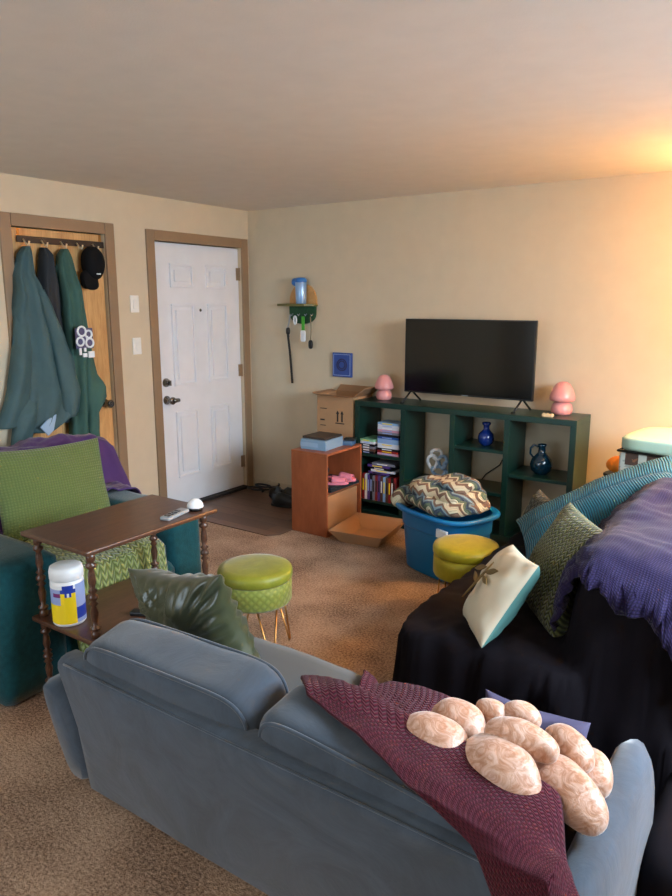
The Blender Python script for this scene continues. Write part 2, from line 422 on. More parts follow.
# near wall; its unseen window behind the camera is added to give daylight
bm = BM(); wy0, wy1 = RY-.1, RY
bx(bm, 0, .6, wy0, wy1, 0, H); bx(bm, 3.4, RX, wy0, wy1, 0, H); bx(bm, .6, 3.4, wy0, wy1, 0, .4); bx(bm, .6, 3.4, wy0, wy1, 2.15, H)
struct(fin(bm, 'wall_front', m_wall))
bm = BM()
for a, b in ((.6,.66),(1.97,2.03),(3.34,3.4)): bx(bm, a, b, RY-.07, RY-.02, .4, 2.15)
for a, b in ((.4,.46),(2.09,2.15)): bx(bm, .6, 3.4, RY-.07, RY-.02, a, b)
struct(fin(bm, 'added_window', m_white))
def trims(name, y0, y1, top, wd=.075):
    bm = BM(); bx(bm, -.09, .016, y0-wd, y0-.002, 0, top+wd); bx(bm, -.09, .016, y1+.002, y1+wd, 0, top+wd); bx(bm, -.09, .016, y0, y1, top, top+wd)
    return struct(fin(bm, name, m_trim, bevel=.004))
trims('trim_1', D1[0], D1[1], D1[2]); trims('trim_2', D2[0], D2[1], D2[2])
# front door
def inset_panels(bm, rects, x, d=.016):
    for (a, b, c, e) in rects:
        # raised moulding: outer frame ring and inner raised field
        for (u0,u1,v0,v1) in ((a,b,c,c+.02),(a,b,e-.02,e),(a,a+.02,c+.02,e-.02),(b-.02,b,c+.02,e-.02)):
            bx(bm, x-.002, x+d, u0, u1, v0, v1)
        bx(bm, x-.002, x+d*.8, a+.045, b-.045, c+.045, e-.045)
bm = BM(); bx(bm, -.07, -.028, D1[0]+.003, D1[1]-.003, .03, D1[2]-.003); ZX = -.028
inset_panels(bm, [(-.87,-.63,.25,.785),(-.49,-.26,.25,.785),(-.87,-.63,.98,1.61),(-.49,-.26,.98,1.61),(-.87,-.63,1.73,1.91),(-.49,-.26,1.73,1.91)], ZX)
d1 = struct(fin(bm, 'door_1', m_door, bevel=.005, seg=2))
bm = BM(); bx(bm, -.09, .02, D1[0], D1[1], 0, .028); fin(bm, 'threshold', m_mark, d1)
def xlathe(bm, prof, y, z, n=20):
    """prof = list of (radius, x)"""
    R_ = []
    for r, x in prof: R_.append([bm.verts.new((x, y + r*math.cos(2*PI*k/n), z + r*math.sin(2*PI*k/n))) for k in range(n)])
    for A, B in zip(R_, R_[1:]):
        for k in range(n): bm.faces.new([A[k], A[(k+1)%n], B[(k+1)%n], B[k]]).smooth = True
    bm.faces.new(R_[0]); bm.faces.new(R_[-1])
bm = BM(); xlathe(bm, [(.034,-.03),(.034,-.02),(.027,-.016),(.027,.0),(.02,.008),(.018,.014)], -.955, 1.02); bx(bm, .008, .03, -.96, -.95, 1.0, 1.04)
fin(bm, 'deadbolt', m_nickel, d1)
bm = BM(); xlathe(bm, [(.034,-.03),(.034,-.022),(.014,-.015),(.014,.02),(.028,.03),(.03,.045),(.022,.055)], -.955, .885); tube(bm, [(.045,-.955,.885),(.047,-.93,.885),(.045,-.895,.885)], [.02,.018,.015])
fin(bm, 'door_handle', m_nickel, d1)
bm = BM(); xlathe(bm, [(.012,-.03),(.012,-.024),(.006,-.022)], -.56, 1.56); fin(bm, 'peephole', m_nickel, d1)
for z in (.25, 1.05, 1.85):
    bm = BM(); bx(bm, -.03, -.018, -.135, -.102, z-.05, z+.05); tube(bm, [(-.016,-.104,z-.052),(-.016,-.104,z+.052)], .007, 8); fin(bm, 'hinge', m_trim, d1)
# closet door
bm = BM(); bx(bm, -.06, -.025, D2[0]+.003, D2[1]-.003, .02, D2[2]-.003)
d2 = struct(fin(bm, 'door_2', m_oak, bevel=.003))
bm = BM(); xlathe(bm, [(.03,-.026),(.03,-.018),(.012,-.012),(.012,.015),(.027,.024),(.03,.04),(.02,.055)], -1.525, .93); fin(bm, 'door_knob', m_nickel, d2)
# baseboards and entry flooring
bm = BM(); bx(bm, 0, RX, -.014, 0, 0, .08); struct(fin(bm, 'baseboard_back', m_base, bevel=.003))
bm = BM()
for a, b in ((-.024, 0), (-1.384, -1.107), (RY, -2.207)): bx(bm, 0, .013, a, b, 0, .08)
struct(fin(bm, 'baseboard_left', m_base))
bm = BM(); pts = [(0,-.0),(0,-1.42)]
for k in range(13): pts.append((.15+.07*k, -1.36 + .36*min(1,k/3) + .0*k))
pts += [(1.05,-.93),(1.06,0)]
extr(bm, pts, 2, 0, .006); struct(fin(bm, 'floor_entry', m_vinyl))
# light switches
for z, lab in ((1.61, 'upper white light switch plate between the closet and entry door'), (1.313, 'lower white light switch plate between the closet and entry door')):
    s = thing('light_switch', lab, 'light switch', (0, -1.236, z), 0, 'switch plates by the entry door')
    bm = BM(); bx(bm, 0, .008, -.037, .037, -.06, .06); fin(bm, 'switch_plate', m_plate, s, bevel=.003)
    bm = BM(); bx(bm, .008, .014, -.017, .017, -.033, .033); fin(bm, 'rocker', m_plate, s, bevel=.002)

# ---------------------------------------------------------------- grey loveseat in front (seen from behind)
sofa = thing('loveseat', 'slate blue velour loveseat seen from behind in the foreground', 'sofa', (2.95, -3.1, 0))
def lp(o): o.matrix_parent_inverse = Matrix.Translation(-Vector(o.parent.location)); return o
bm = BM()
prof = [(-3.385,.03),(-3.43,.28),(-3.49,.525),(-3.488,.545),(-3.475,.557),(-3.455,.562),(-3.42,.56),(-3.385,.50),(-3.28,.12),(-3.28,.05)]
X0, X1, NS = 2.19, 3.765, 40
rg = []
for i in range(NS+1):
    x = X0+(X1-X0)*i/NS; row = []
    for (y, z) in prof:
        row.append(bm.verts.new((x + (.075*(z/.58) if i == 0 else .03*(z/.58) if i == 1 else 0), y + (.02 if i == 0 else 0) + .006*nz((x*3, y, z*3)), z - (.02*(z > .4) if i == 0 else 0) + .006*nz((x*2.2, 0, 4))*(z > .3))))
    rg.append(row)
for A, B in zip(rg, rg[1:]):
    for k in range(len(prof)):
        bm.faces.new([A[k], A[(k+1)%len(prof)], B[(k+1)%len(prof)], B[k]]).smooth = True
bm.faces.new(rg[0]); bm.faces.new(rg[-1])
back = lp(fin(bm, 'back_frame', m_greybl, sofa, bevel=.008, seg=3))
for p in back.data.polygons: p.use_smooth = True
bm = BM(); tube(bm, [(X0+.10+(X1-X0-.12)*i/20, -3.487, .548) for i in range(21)], .003, 8); lp(fin(bm, 'piping', m_greybl, sofa))
def arm(xa, xb, ztop, flip):
    bm = BM(); n = 16
    rows = []
    for i in range(n+1):
        f = i/n; y = -3.47 + f*.64
        zt = ztop - .015*(1-f)
        lean = -.04*flip if flip > 0 else 0
        sec = []
        wx = (xb-xa)/2; cx = (xa+xb)/2
        for k in range(24):
            a = 2*PI*k/24; sx = math.copysign(abs(math.cos(a))**.55, math.cos(a)); sz = math.copysign(abs(math.sin(a))**(.45 if math.sin(a) < 0 else .8), math.sin(a))
            endr = min(1, (1-f)*9+.55, f*9+.6)
            z = .05 + (zt-.05)*(sz+1)/2*(1 if i not in (0, n) else .985)
            y2 = y + (.085*(1-z/.48) if i < 3 else 0)*(1-i/3 if i < 3 else 0)
            sec.append(bm.verts.new((cx + wx*sx*endr + lean*(z/.48), y2, z)))
        rows.append(sec)
    for A, B in zip(rows, rows[1:]):
        for k in range(24): bm.faces.new([A[k], A[(k+1)%24], B[(k+1)%24], B[k]]).smooth = True
    bm.faces.new(rows[0]); bm.faces.new(rows[-1])
    return lp(fin(bm, 'armrest', m_greybl, sofa, smooth=True))
arm(2.10, 2.25, .43, 1); arm(3.735, 3.86, .515, -1)
bm = BM(); bx(bm, 2.26, 3.76, -3.30, -2.84, .06, .27); lp(fin(bm, 'base', m_greybl, sofa, bevel=.02))
for a, b in ((2.26, 3.01), (3.01, 3.76)):
    bm = BM(); superel(bm, (b-a)/2, .265, .09, 9, 12, Matrix.Translation(((a+b)/2, -3.055, .325)), .006, 4, a)
    lp(fin(bm, 'seat_cushion', m_greyseat, sofa, smooth=True))
for (a, b, tp, sd, tl) in ((2.325, 3.005, .655, 1.0, -1.5), (3.005, 3.735, .632, 5.0, 5)):
    bm = BM(); Mx = Matrix.Translation(((a+b)/2, -3.335, tp-.215)) @ Matrix.Rotation(math.radians(tl), 4, 'Y') @ Matrix.Rotation(math.radians(10), 4, 'X')
    superel(bm, (b-a)/2+.004, .10, .215, 7, 20, Mx, .008, 5, sd)
    bc_ = lp(fin(bm, 'back_cushion', m_greybl, sofa, smooth=True))
    for sy in (-1, 1):
        bm = BM(); pts = []
        for k in range(64):
            an = 2*PI*k/64; cx_ = math.copysign(abs(math.cos(an))**(2/7), math.cos(an)); cz_ = math.copysign(abs(math.sin(an))**(2/7), math.sin(an))
            pts.append(Mx @ Vector((cx_*(b-a)/2*.965, sy*.083, cz_*.215*.965)))
        tube(bm, pts, .0055, 6, True); fin(bm, 'piping', m_greybl, bc_)
for x in (2.22, 3.80):
    for y in (-3.33, -2.92):
        bm = BM(); lathe(bm, [(.018,0),(.028,.06)], 14, x, y); lp(fin(bm, 'foot', m_walnut, sofa))

# maroon throw over seat and right back cushion
throw = drape('throw_blanket', m_maroon, [(2.90,-2.735),(2.98,-2.90),(3.02,-3.10),(3.045,-3.28),(3.12,-3.36),(3.30,-3.41),(3.50,-3.47),(3.68,-3.51),(3.78,-3.545),(3.80,-3.59)],
    [(3.50,-2.735),(3.56,-2.88),(3.64,-3.08),(3.715,-3.25),(3.76,-3.34),(3.80,-3.41),(3.85,-3.47),(3.90,-3.54),(3.94,-3.60)], [sofa], 90, 120, 6, .014, .008, 7, seed=2, soft=4, thick=.008)
tag(throw, 'maroon chenille throw draped over the slate blue loveseat', 'blanket')
# olive satin pillow with pleated edge standing on the loveseat
p = thing('throw_pillow', 'shiny olive satin pillow with gathered edge on the slate blue loveseat', 'pillow', (2.62,-3.1,.45))
# (placed below, after tuning) 
def place_pillow(root, name, mats, center, normal, up, w, h, t, **k):
    o = pillow(name, mats, root, Matrix.Translation(-Vector(root.location)) @ frame_mat(center, normal, up), w, h, t, **k)
    return o
place_pillow(p, 'pillow_body', m_satin, (2.38, -3.03, .53), (0, .95, .28), (-.20, -.28, .93), .50, .42, .20, pleat=.022, seed=3, wr=.010, pinch=.14, n=44)
# peach loaf-shaped plush cushions
spots = [(3.445,-3.285,.633,.084,.054,.042,1,'leftmost loaf resting on the maroon throw'),
 (3.452,-3.165,.615,.072,.047,.038,-8,'upper-left end loaf with pale pink sheen'),
 (3.61,-3.29,.63,.100,.056,.042,-21,'long front loaf resting on the maroon throw'),
 (3.63,-3.215,.66,.086,.040,.036,8,'topmost loaf in the middle of the pile'),
 (3.735,-3.216,.575,.104,.064,.046,-32,'largest loaf at the lower right by the armrest'),
 (3.705,-3.11,.61,.066,.043,.038,-26,'loaf at the right end of the pile above the largest'),
 (3.508,-3.095,.62,.040,.028,.030,-2,'smallest pale loaf at the back left of the pile'),
 (3.576,-3.065,.62,.050,.030,.030,20,'dark tan loaf at the back of the pile'),
 (3.75,-3.08,.545,.068,.044,.040,-54,'loaf tucked behind the largest one at the right edge')]
for i, (x, y, z, a, b, c, rz, lab) in enumerate(spots):
    bm = BM(); superel(bm, a, b, c, 2.35, 14, None, .006, 14, i*3.1)
    for v in bm.verts:
        v.co.z += -.25*v.co.x*v.co.x/a*.5; v.co.y *= 1 + .12*math.sin(v.co.x/a*1.5+i)
    o = fin(bm, 'plush_loaf', m_peach, None, smooth=True)
    o.location = (x-.010, y-.002, z); o.rotation_euler = (math.radians(12), math.radians(6), math.radians(rz))
    tag(o, 'peach crushed velvet cushion, ' + lab, 'cushion', 'peach velvet loaf cushions piled on the loveseat')
# blue and white patterned cloth under the loaves
t = NT('blue_print_fleece'); n_ = t.noise(t.co('Object'), 22, 3, .5, 1); t.color(t.ramp(n_, [(.45, srgb(16,32,52)), (.6, srgb(96,126,150))])); t.b.inputs['Roughness'].default_value = .9; m_print = t.m
bm = BM(); superel(bm, .14, .12, .055, 2.6, 14, None, .03, 11, 4); o = fin(bm, 'crumpled_cloth', m_print, None, smooth=True)
o.location = (3.63, -3.09, .50); tag(o, 'crumpled blue and white printed cloth under the peach cushions', 'cloth')

# ---------------------------------------------------------------- teal armchair at the left
ch = thing('armchair', 'deep teal chenille armchair facing the two tier table', 'armchair', (1.0, -2.65, 0))
def rbox(name, m, par, x0, x1, y0, y1, z0, z1, e=6, wob=.01, seed=0, n=12, rot=None, wf=4):
    bm = BM(); Mx = Matrix.Translation(((x0+x1)/2, (y0+y1)/2, (z0+z1)/2))
    if rot: Mx = Mx @ rot
    superel(bm, (x1-x0)/2, (y1-y0)/2, (z1-z0)/2, e, n, Mx, wob, wf, seed)
    return lp(fin(bm, name, m, par, smooth=True))
rbox('seat_base', m_teal, ch, .55, 1.50, -3.0, -2.28, .05, .34, 12)
rbox('seat_cushion', m_teal, ch, .62, 1.50, -2.99, -2.29, .30, .46, 6)
rbox('armrest', m_teal, ch, .48, 1.545, -3.27, -2.97, .0, .60, 16, seed=3)
rbox('armrest', m_teal, ch, .48, 1.46, -2.31, -2.06, .04, .57, 7, seed=6)
rbox('backrest', m_teal, ch, .34, .70, -3.12, -1.94, .08, .83, 5, .015, 8, rot=Matrix.Rotation(math.radians(-8), 4, 'Y'))
pt_ = drape('throw_blanket', m_purplev, [(.86,-3.12),(.70,-3.14),(.50,-3.14),(.28,-3.12)], [(.98,-1.96),(.78,-1.84),(.52,-1.78),(.27,-1.80)], [ch], 80, 60, 3, .006, .018, 9, seed=6, soft=5, thick=.006)
tag(pt_, 'plum purple throw over the back of the teal armchair', 'blanket')
gp = thing('throw_pillow', 'large leaf green chenille pillow propped upright on the teal armchair', 'pillow', (.85, -2.6, .5))
place_pillow(gp, 'pillow_body', m_greenp, (.90, -2.57, .665), (.97, -.12, .30), (-.25, .05, 1), .60, .50, .17, seed=9, wr=.006, pinch=.06)
gt = drape('throw_blanket', knit('sage_knit', srgb(150, 160, 96), srgb(98, 108, 54), 26, 26, .9, .008, .85, .3, 'chev'), [(1.0,-2.92),(1.3,-2.94),(1.53,-2.93),(1.56,-2.92)], [(.98,-2.36),(1.3,-2.36),(1.52,-2.38),(1.55,-2.38)], [ch], 50, 70, 8, .018, .010, 8, seed=12, thick=.008)
tag(gt, 'sage green knitted throw folded over the teal armchair seat', 'blanket')

# ---------------------------------------------------------------- two tier walnut side table
TX0, TX1, TY0, TY1, TZ, LZ = 1.540, 1.965, -3.15, -2.475, .735, .372
tb = thing('side_table', 'dark walnut two tier side table with turned legs', 'table', ((TX0+TX1)/2, (TY0+TY1)/2, 0))
bm = BM(); bx(bm, TX0, TX1, TY0, TY1, TZ-.02, TZ); lp(fin(bm, 'tabletop', m_walnut, tb, bevel=.006))
bm = BM(); bx(bm, TX0+.01, TX1-.01, TY0+.01, TY1-.01, LZ-.02, LZ); lp(fin(bm, 'lower_shelf', m_walnut, tb, bevel=.005))
def spindle(z0, z1):
    L = z1-z0; P_ = [(0.017,0),(.017,.06),(.009,.075),(.020,.10),(.020,.12),(.009,.14),(.013,.22),(.016,.30),(.009,.37),(.018,.40),(.009,.43),(.019,.46),(.019,.49),(.009,.52),(.018,.55),(.009,.58),(.015,.66),(.012,.76),(.009,.80),(.020,.83),(.020,.86),(.009,.88),(.017,.90),(.017,1)]
    return [(r, z0 + f*L) for r, f in P_]
for x in (TX0+.045, TX1-.045):
    for y in (TY0+.045, TY1-.045):
        bm = BM(); lathe(bm, [(.008,0),(.02,.015),(.022,.03),(.012,.045)] + spindle(.05, LZ-.02), 14, x, y); lathe(bm, spindle(LZ, TZ-.02), 14, x, y)
        lp(fin(bm, 'leg', m_walnut, tb))
# things on the table
rem = thing('tv_remote', 'slim grey remote control on the walnut table top', 'remote', (1.895, -2.66, TZ), math.radians(12))
bm = BM(); bx(bm, -.024, .024, -.075, .075, 0, .016); fin(bm, 'remote_body', m_greyp, rem, bevel=.006, seg=3)
bm = BM()
for i in range(4):
    for j in range(2): bx(bm, -.014+.016*j, -.004+.016*j, -.055+.024*i, -.043+.024*i, .016, .018)
fin(bm, 'buttons', m_black, rem)
dome = thing('puck_speaker', 'small white dome on a black base at the table corner', 'speaker', (1.90, -2.545, TZ))
bm = BM(); lathe(bm, [(.03,0),(.032,.008),(.03,.014)], 24); fin(bm, 'base', m_black, dome)
bm = BM(); lathe(bm, [(.036*math.cos(a), .014+.038*math.sin(a)) for a in [PI/2*k/10 for k in range(10)]]+[(.001,.052)], 24); fin(bm, 'dome', m_white, dome, smooth=True)
dish = thing('square_dish', 'small black square dish holding white paper on the lower shelf', 'dish', (1.865, -2.64, LZ), math.radians(15))
bm = BM(); bx(bm, -.06, .06, -.06, .06, 0, .01)
for s in (-1, 1): bx(bm, s*.06-.006, s*.06+.006, -.066, .066, 0, .022); bx(bm, -.066, .066, s*.06-.006, s*.06+.006, 0, .022)
fin(bm, 'dish_body', m_black, dish, bevel=.003)
bm = BM(); superel(bm, .035, .03, .012, 3, 8, Matrix.Translation((0,0,.022)), .012, 30, 2); o = fin(bm, 'crumpled_paper', m_white, None, smooth=True)
o.location = (1.865, -2.64, LZ+.002); tag(o, 'scrap of white paper lying in the black square dish', 'paper')
r2 = thing('remote_control', 'white tipped black remote control behind the satin pillow on the lower shelf', 'remote', (1.93, -2.86, LZ), math.radians(-60))
bm = BM(); bx(bm, -.022, .022, -.07, .05, 0, .018); fin(bm, 'remote_body', m_black, r2, bevel=.005)
bm = BM(); bx(bm, -.021, .021, .05, .08, 0, .017); fin(bm, 'tip', m_white, r2, bevel=.004)
# wipes canister
can = thing('wipes_canister', 'white wipes canister with yellow and blue label on the lower shelf', 'canister', (1.715, -3.075, LZ))
bm = BM(); lathe(bm, [(.052,0),(.056,.006),(.056,.165),(.052,.17)], 36); fin(bm, 'canister_body', m_white, can)
bm = BM(); lathe(bm, [(.055,.17),(.0575,.173),(.0575,.20),(.054,.214),(.046,.218),(.0,.219)], 36, cap=False); fin(bm, 'lid', m_white, can, smooth=True)
bm = BM(); n = 48; R0 = .0568
th0 = math.atan2(-4.625+3.065, 4.078-1.745)
for k in range(n):
    a0, a1 = 2*PI*k/n, 2*PI*(k+1)/n; am = (a0+a1)/2 - th0; am = (am + PI) % (2*PI) - PI
    for j in range(10):
        z0, z1 = .012+.0145*j, .012+.0145*(j+1)
        mi = 0
        if j == 9: mi = 2 if -.35 < am < .35 else 0
        elif am > .75: mi = 2 if j < 5 else 3
        elif am > -.45: mi = 1 if j < 8 else 2
        else: mi = 3 if j > 4 else 1
        if -1.0 < am < -.5 and j == 7: mi = 4
        if -.25 < am < .25 and j in (7, 8): mi = 2
        if -.08 < am < .08 and j == 7: mi = 0
        if am > .45: mi = 2 if j in (1, 2, 3) else 3
        fz = [bm.verts.new((R0*math.cos(a), R0*math.sin(a), z)) for a, z in ((a0,z0),(a1,z0),(a1,z1),(a0,z1))]
        bm.faces.new(fz).material_index = mi
bmesh.ops.remove_doubles(bm, verts=bm.verts, dist=1e-5)
fin(bm, 'printed_label', [m_white, m_yellow, m_navy, m_lblblue, mat('label_plum', srgb(120,40,110), .45)], can)
can.scale = (1.13, 1.13, 1.10)

# ---------------------------------------------------------------- stools
def stool(x, y, ztop, rad, mt, mb, label, rz=0):
    s = thing('storage_stool', label, 'stool', (x, y, 0), rz, 'round velvet storage stools')
    z0 = ztop-.165
    bm = BM(); lathe(bm, [(rad*.96,z0),(rad,z0+.012),(rad*1.005,z0+.07),(rad,ztop-.055)], 48)
    o = fin(bm, 'drum', mb, s)
    uv = o.data.uv_layers.new(name='UVMap')
    for l in o.data.loops:
        c = o.data.vertices[l.vertex_index].co; a = math.atan2(c.y, c.x); uv.data[l.index].uv = ((a*rad+c.z)*.7, (c.z-a*rad)*.7)
    bm = BM(); lathe(bm, [(rad*.99,ztop-.053),(rad*1.025,ztop-.045),(rad*1.03,ztop-.02),(rad*.99,ztop-.004),(rad*.8,ztop+.004),(rad*.4,ztop+.008),(.001,ztop+.009)], 48, cap=False)
    fin(bm, 'lid', mt, s, smooth=True)
    for k in range(4):
        a = PI/4 + k*PI/2; d = Vector((math.cos(a), math.sin(a), 0)); tt = Vector((-d.y, d.x, 0))
        A = d*rad*.72 + tt*.05; B = d*rad*.72 - tt*.05; F_ = d*rad*1.02
        bm = BM(); tube(bm, [(A.x,A.y,z0),(F_.x+tt.x*.008,F_.y+tt.y*.008,.02),(F_.x,F_.y,.005),(F_.x-tt.x*.008,F_.y-tt.y*.008,.02),(B.x,B.y,z0)], .0045, 8)
        fin(bm, 'leg', m_gold, s)
    return s
stool(2.02, -2.30, .425, .17, m_olivev, m_stool, 'chartreuse velvet stool on brass hairpin legs beside the walnut table', .35)
stool(2.685, -1.42, .41, .165, m_yellowv, m_yellowv, 'mustard yellow velvet stool beside the blue tub', .2)

# ---------------------------------------------------------------- right sofa under covers
rs = thing('sofa', 'dark sofa hidden under black and purple covers at the right', 'sofa', (3.4, -1.8, 0))
rbox('base', m_darkcover, rs, 2.90, 3.95, -2.44, -1.0, .10, .30, 12, 0)
rbox('seat_cushion', m_darkcover, rs, 2.87, 3.55, -2.47, -1.0, .26, .425, 14, .006)
rbox('backrest', m_darkcover, rs, 3.46, 3.84, -2.39, -.98, .20, .80, 5, .01, 4, rot=Matrix.Rotation(math.radians(8), 4, 'Y'))
for x in (3.0, 3.9):
    for y in (-2.36, -1.08):
        bm = BM(); lathe(bm, [(.02,0),(.03,.11)], 12, x, y); lp(fin(bm, 'foot', m_black, rs))
cv = drape('sofa_cover', m_darkcover, [(2.81,-2.51),(3.1,-2.51),(3.56,-2.495),(3.92,-2.48)], [(2.865,-.96),(3.2,-.95),(3.56,-.96),(3.92,-.96)], [rs], 120, 110, 8, .006, .010, 6, seed=3, soft=2, fold=.006, foldk=55, thick=.004)
tag(cv, 'black plum cloth covering the seat of the right sofa', 'cover')
pb = drape('knit_blanket', m_purple, [(3.42,-2.32),(3.56,-2.40),(3.80,-2.415),(4.0,-2.41)], [(3.46,-1.15),(3.6,-1.10),(3.84,-1.08),(4.0,-1.1)], [rs, cv], 100, 60, 4.2, .012, .012, 6, seed=8, soft=6, fold=.022, foldk=30, thick=.008)
tag(pb, 'purple knitted blanket hanging over the back of the right sofa', 'blanket')
wp = thing('throw_pillow', 'cream linen pillow with stitched bronze dragonfly on the black sofa cover', 'pillow', (3.2, -2.2, .45))
WM = frame_mat((3.19, -2.27, .565), (-.72, -.42, .55), (.30, .35, .9))
place_pillow(wp, 'pillow_body', [m_white_linen, m_teallight], (3.19, -2.27, .565), (-.72, -.42, .55), (.30, .35, .9), .34, .35, .15, seed=4, twoside=True, wr=.008, pinch=.05)
bm = BM(); Mx = Matrix.Translation(-Vector(wp.location)) @ WM
def blade(bm, Mx, cx, cy, L, W_, ang, z=.091):
    pts = [(L*(-.5+i/10), W_*math.sin(PI*i/10)*.5) for i in range(11)] + [(L*(-.5+i/10), -W_*math.sin(PI*i/10)*.5) for i in range(9, 0, -1)]
    ca, sa = math.cos(ang), math.sin(ang); vs = [Mx @ Vector((cx+ca*a-sa*b, cy+sa*a+ca*b, z)) for a, b in pts]
    A = [bm.verts.new(v) for v in vs]; N_ = (Mx.to_3x3() @ Vector((0,0,.004))); B = [bm.verts.new(v+N_) for v in vs]
    n = len(vs); bm.faces.new(A); bm.faces.new(B)
    for i in range(n): bm.faces.new([A[i], A[(i+1)%n], B[(i+1)%n], B[i]])
for (cx, cy, L, W_, an) in ((0,0,.15,.016,1.2),(-.045,.03,.09,.022,.35),(.05,.045,.09,.022,.1+PI*.08),(-.035,0,.07,.018,-.3),(.045,.015,.07,.018,-.15)):
    blade(bm, Mx, cx*1.3, cy*1.3, L*1.3, W_*1.1, an, .091 - .35*(cx*cx+cy*cy)*1.7)
fin(bm, 'dragonfly_embroidery', m_goldth, wp)
op = thing('throw_pillow', 'moss green chunky knit pillow behind the cream dragonfly pillow', 'pillow', (3.35, -2.0, .45))
place_pillow(op, 'pillow_body', m_oliveknit, (3.35, -2.02, .62), (-.72, -.55, .45), (.40, .30, .85), .44, .44, .20, seed=14, wr=.006, pinch=.06)
tp = thing('throw_pillow', 'long turquoise chunky knit pillow leaning over the back of the right sofa', 'pillow', (3.3, -1.5, .45))
tn = Vector((-.30, -.50, .80)).normalized(); tl_ = Vector((.63, .27, .22)); tl_ = (tl_ - tn*tl_.dot(tn)).normalized()
place_pillow(tp, 'pillow_body', m_tealknit, (3.30, -1.30, .66), tn, tn.cross(tl_), .80, .36, .22, seed=17, wr=.005, pinch=.05)
dp = thing('throw_pillow', 'small dark olive knit pillow at the far end of the right sofa', 'pillow', (2.95, -1.1, .45))
place_pillow(dp, 'pillow_body', m_darkolive, (2.97, -1.17, .54), (-.75, -.55, .35), (.25, .2, .95), .26, .24, .12, seed=21, wr=.005)
lv = thing('bed_pillow', 'lavender grey pillow standing on the floor between the two sofas', 'pillow', (3.3, -2.63, .1))
place_pillow(lv, 'pillow_body', m_lav, (3.46, -2.63, .195), (0, -1, .12), (0, .1, 1), .34, .36, .13, seed=23, wr=.014)

# ---------------------------------------------------------------- bookcase
BX0, BX1, BY0, BY1, BH = 1.29, 2.90, -.33, -.02, .917
bc = thing('bookcase', 'long dark green open bookcase along the back wall', 'bookcase', ((BX0+BX1)/2, (BY0+BY1)/2, 0))
T = .038
def bpart(name, *a):
    bm = BM(); bx(bm, *a); return lp(fin(bm, name, m_green, bc, bevel=.002))
bpart('top_board', BX0, BX1, BY0, BY1, BH-T, BH); bpart('bottom_board', BX0, BX1, BY0, BY1, .06, .06+T)
bpart('plinth', BX0+.01, BX1-.01, BY0+.02, BY1, 0, .06)
cols = [BX0, 1.675, 2.055, 2.44, BX1-T]
for i, x in enumerate(cols): bpart('side_panel' if i in (0, 4) else 'divider', x, x+T, BY0, BY1, .06+T, BH-T)
SH = [.53, .36, .672, .525]
for i in range(4): bpart('shelf', cols[i]+T, cols[i+1], BY0+.005, BY1, SH[i]-.022, SH[i])
bpart('shelf', cols[2]+T, cols[3], BY0+.005, BY1, .36, .382)
# disc cases
def case(x0, x1, y0, y1, z0, z1, col, label, group, rz=0, lying=True):
    c = ((x0+x1)/2, (y0+y1)/2, z0)
    o = thing('disc_case', label, 'disc case', c, rz, group)
    hx, hy, hz = (x1-x0)/2, (y1-y0)/2, z1-z0
    bm = BM(); bx(bm, -hx, hx, -hy+.001, hy, 0, hz); fin(bm, 'case', col, o, bevel=.0015)
    bm = BM()
    if lying: bx(bm, -hx*.55, hx*.35, -hy, -hy+.002, hz*.3, hz*.7)
    else: bx(bm, -hx*.45, hx*.45, -hy, -hy+.002, hz*.35, hz*.8)
    fin(bm, 'spine_print', random.choice([m_white, m_lblblue, m_mark, m_yellow]), o)
CC = {'white': mat('case_white', srgb(214,216,224), .3), 'pale blue': mat('case_paleblue', srgb(140,176,214), .3), 'blue': mat('case_blue', srgb(30,84,160), .3), 'black': mat('case_black', srgb(20,20,26), .3),
 'red': mat('case_red', srgb(140,36,40), .3), 'purple': mat('case_purple', srgb(84,60,128), .3), 'grey': mat('case_grey', srgb(124,124,134), .3), 'green': mat('case_green', srgb(150,205,160), .3), 'brown': mat('case_brown', srgb(92,60,48), .3), 'pink': mat('case_pink', srgb(206,150,170), .3)}
ordw = ['bottom', 'second', 'third', 'fourth', 'fifth', 'sixth', 'seventh', 'eighth', 'ninth', 'tenth', 'eleventh', 'twelfth']
z = SH[0]
for i, c in enumerate(['black', 'brown', 'grey', 'black', 'white', 'green']):
    hh = .018 if i < 5 else .016
    case(1.335, 1.455, -.325, -.15, z, z+hh-.001, CC[c], '%s disc case, %s up in the left stack on the bookcase shelf' % (c, ordw[i]), 'disc cases in the left stack', random.uniform(-.03,.03)); z += hh
z = SH[0]
for i, c in enumerate(['pink', 'red', 'black', 'white', 'white', 'pale blue', 'pale blue', 'blue', 'black', 'grey', 'pink', 'white', 'white', 'pale blue']):
    hh = .0172
    od = ordw[i] if i < 12 else ('one below the top' if i == 12 else 'topmost')
    case(1.475, 1.655, -.31, -.17, z, z+hh-.001, CC[c], '%s disc case, %s in the tall right stack on the bookcase shelf' % (c, od), 'disc cases in the tall right stack', random.uniform(-.03,.03)); z += hh
bpart('shelf', BX0+T, cols[1], BY0+.005, BY1, .158, .178)
x = 1.352; names = ['red', 'white', 'purple', 'black', 'grey', 'red', 'purple', 'brown', 'pale blue', 'brown', 'red', 'black', 'red']
pos = ['leftmost', 'second', 'third', 'fourth', 'fifth', 'sixth', 'seventh', 'eighth', 'ninth', 'tenth', 'eleventh', 'twelfth', 'rightmost']
for i, c in enumerate(names):
    wd = .0225; case(x, x+wd-.0015, -.32, -.18, .178, .178+.19+random.uniform(-.004,.008), CC[c], '%s disc case standing upright, %s from left in the lower row' % (c, pos[i]) if i not in (0, 12) else '%s disc case standing upright, %s of the lower row' % (c, pos[i]), 'upright disc cases in the lower row', 0, False); x += wd
z = .379
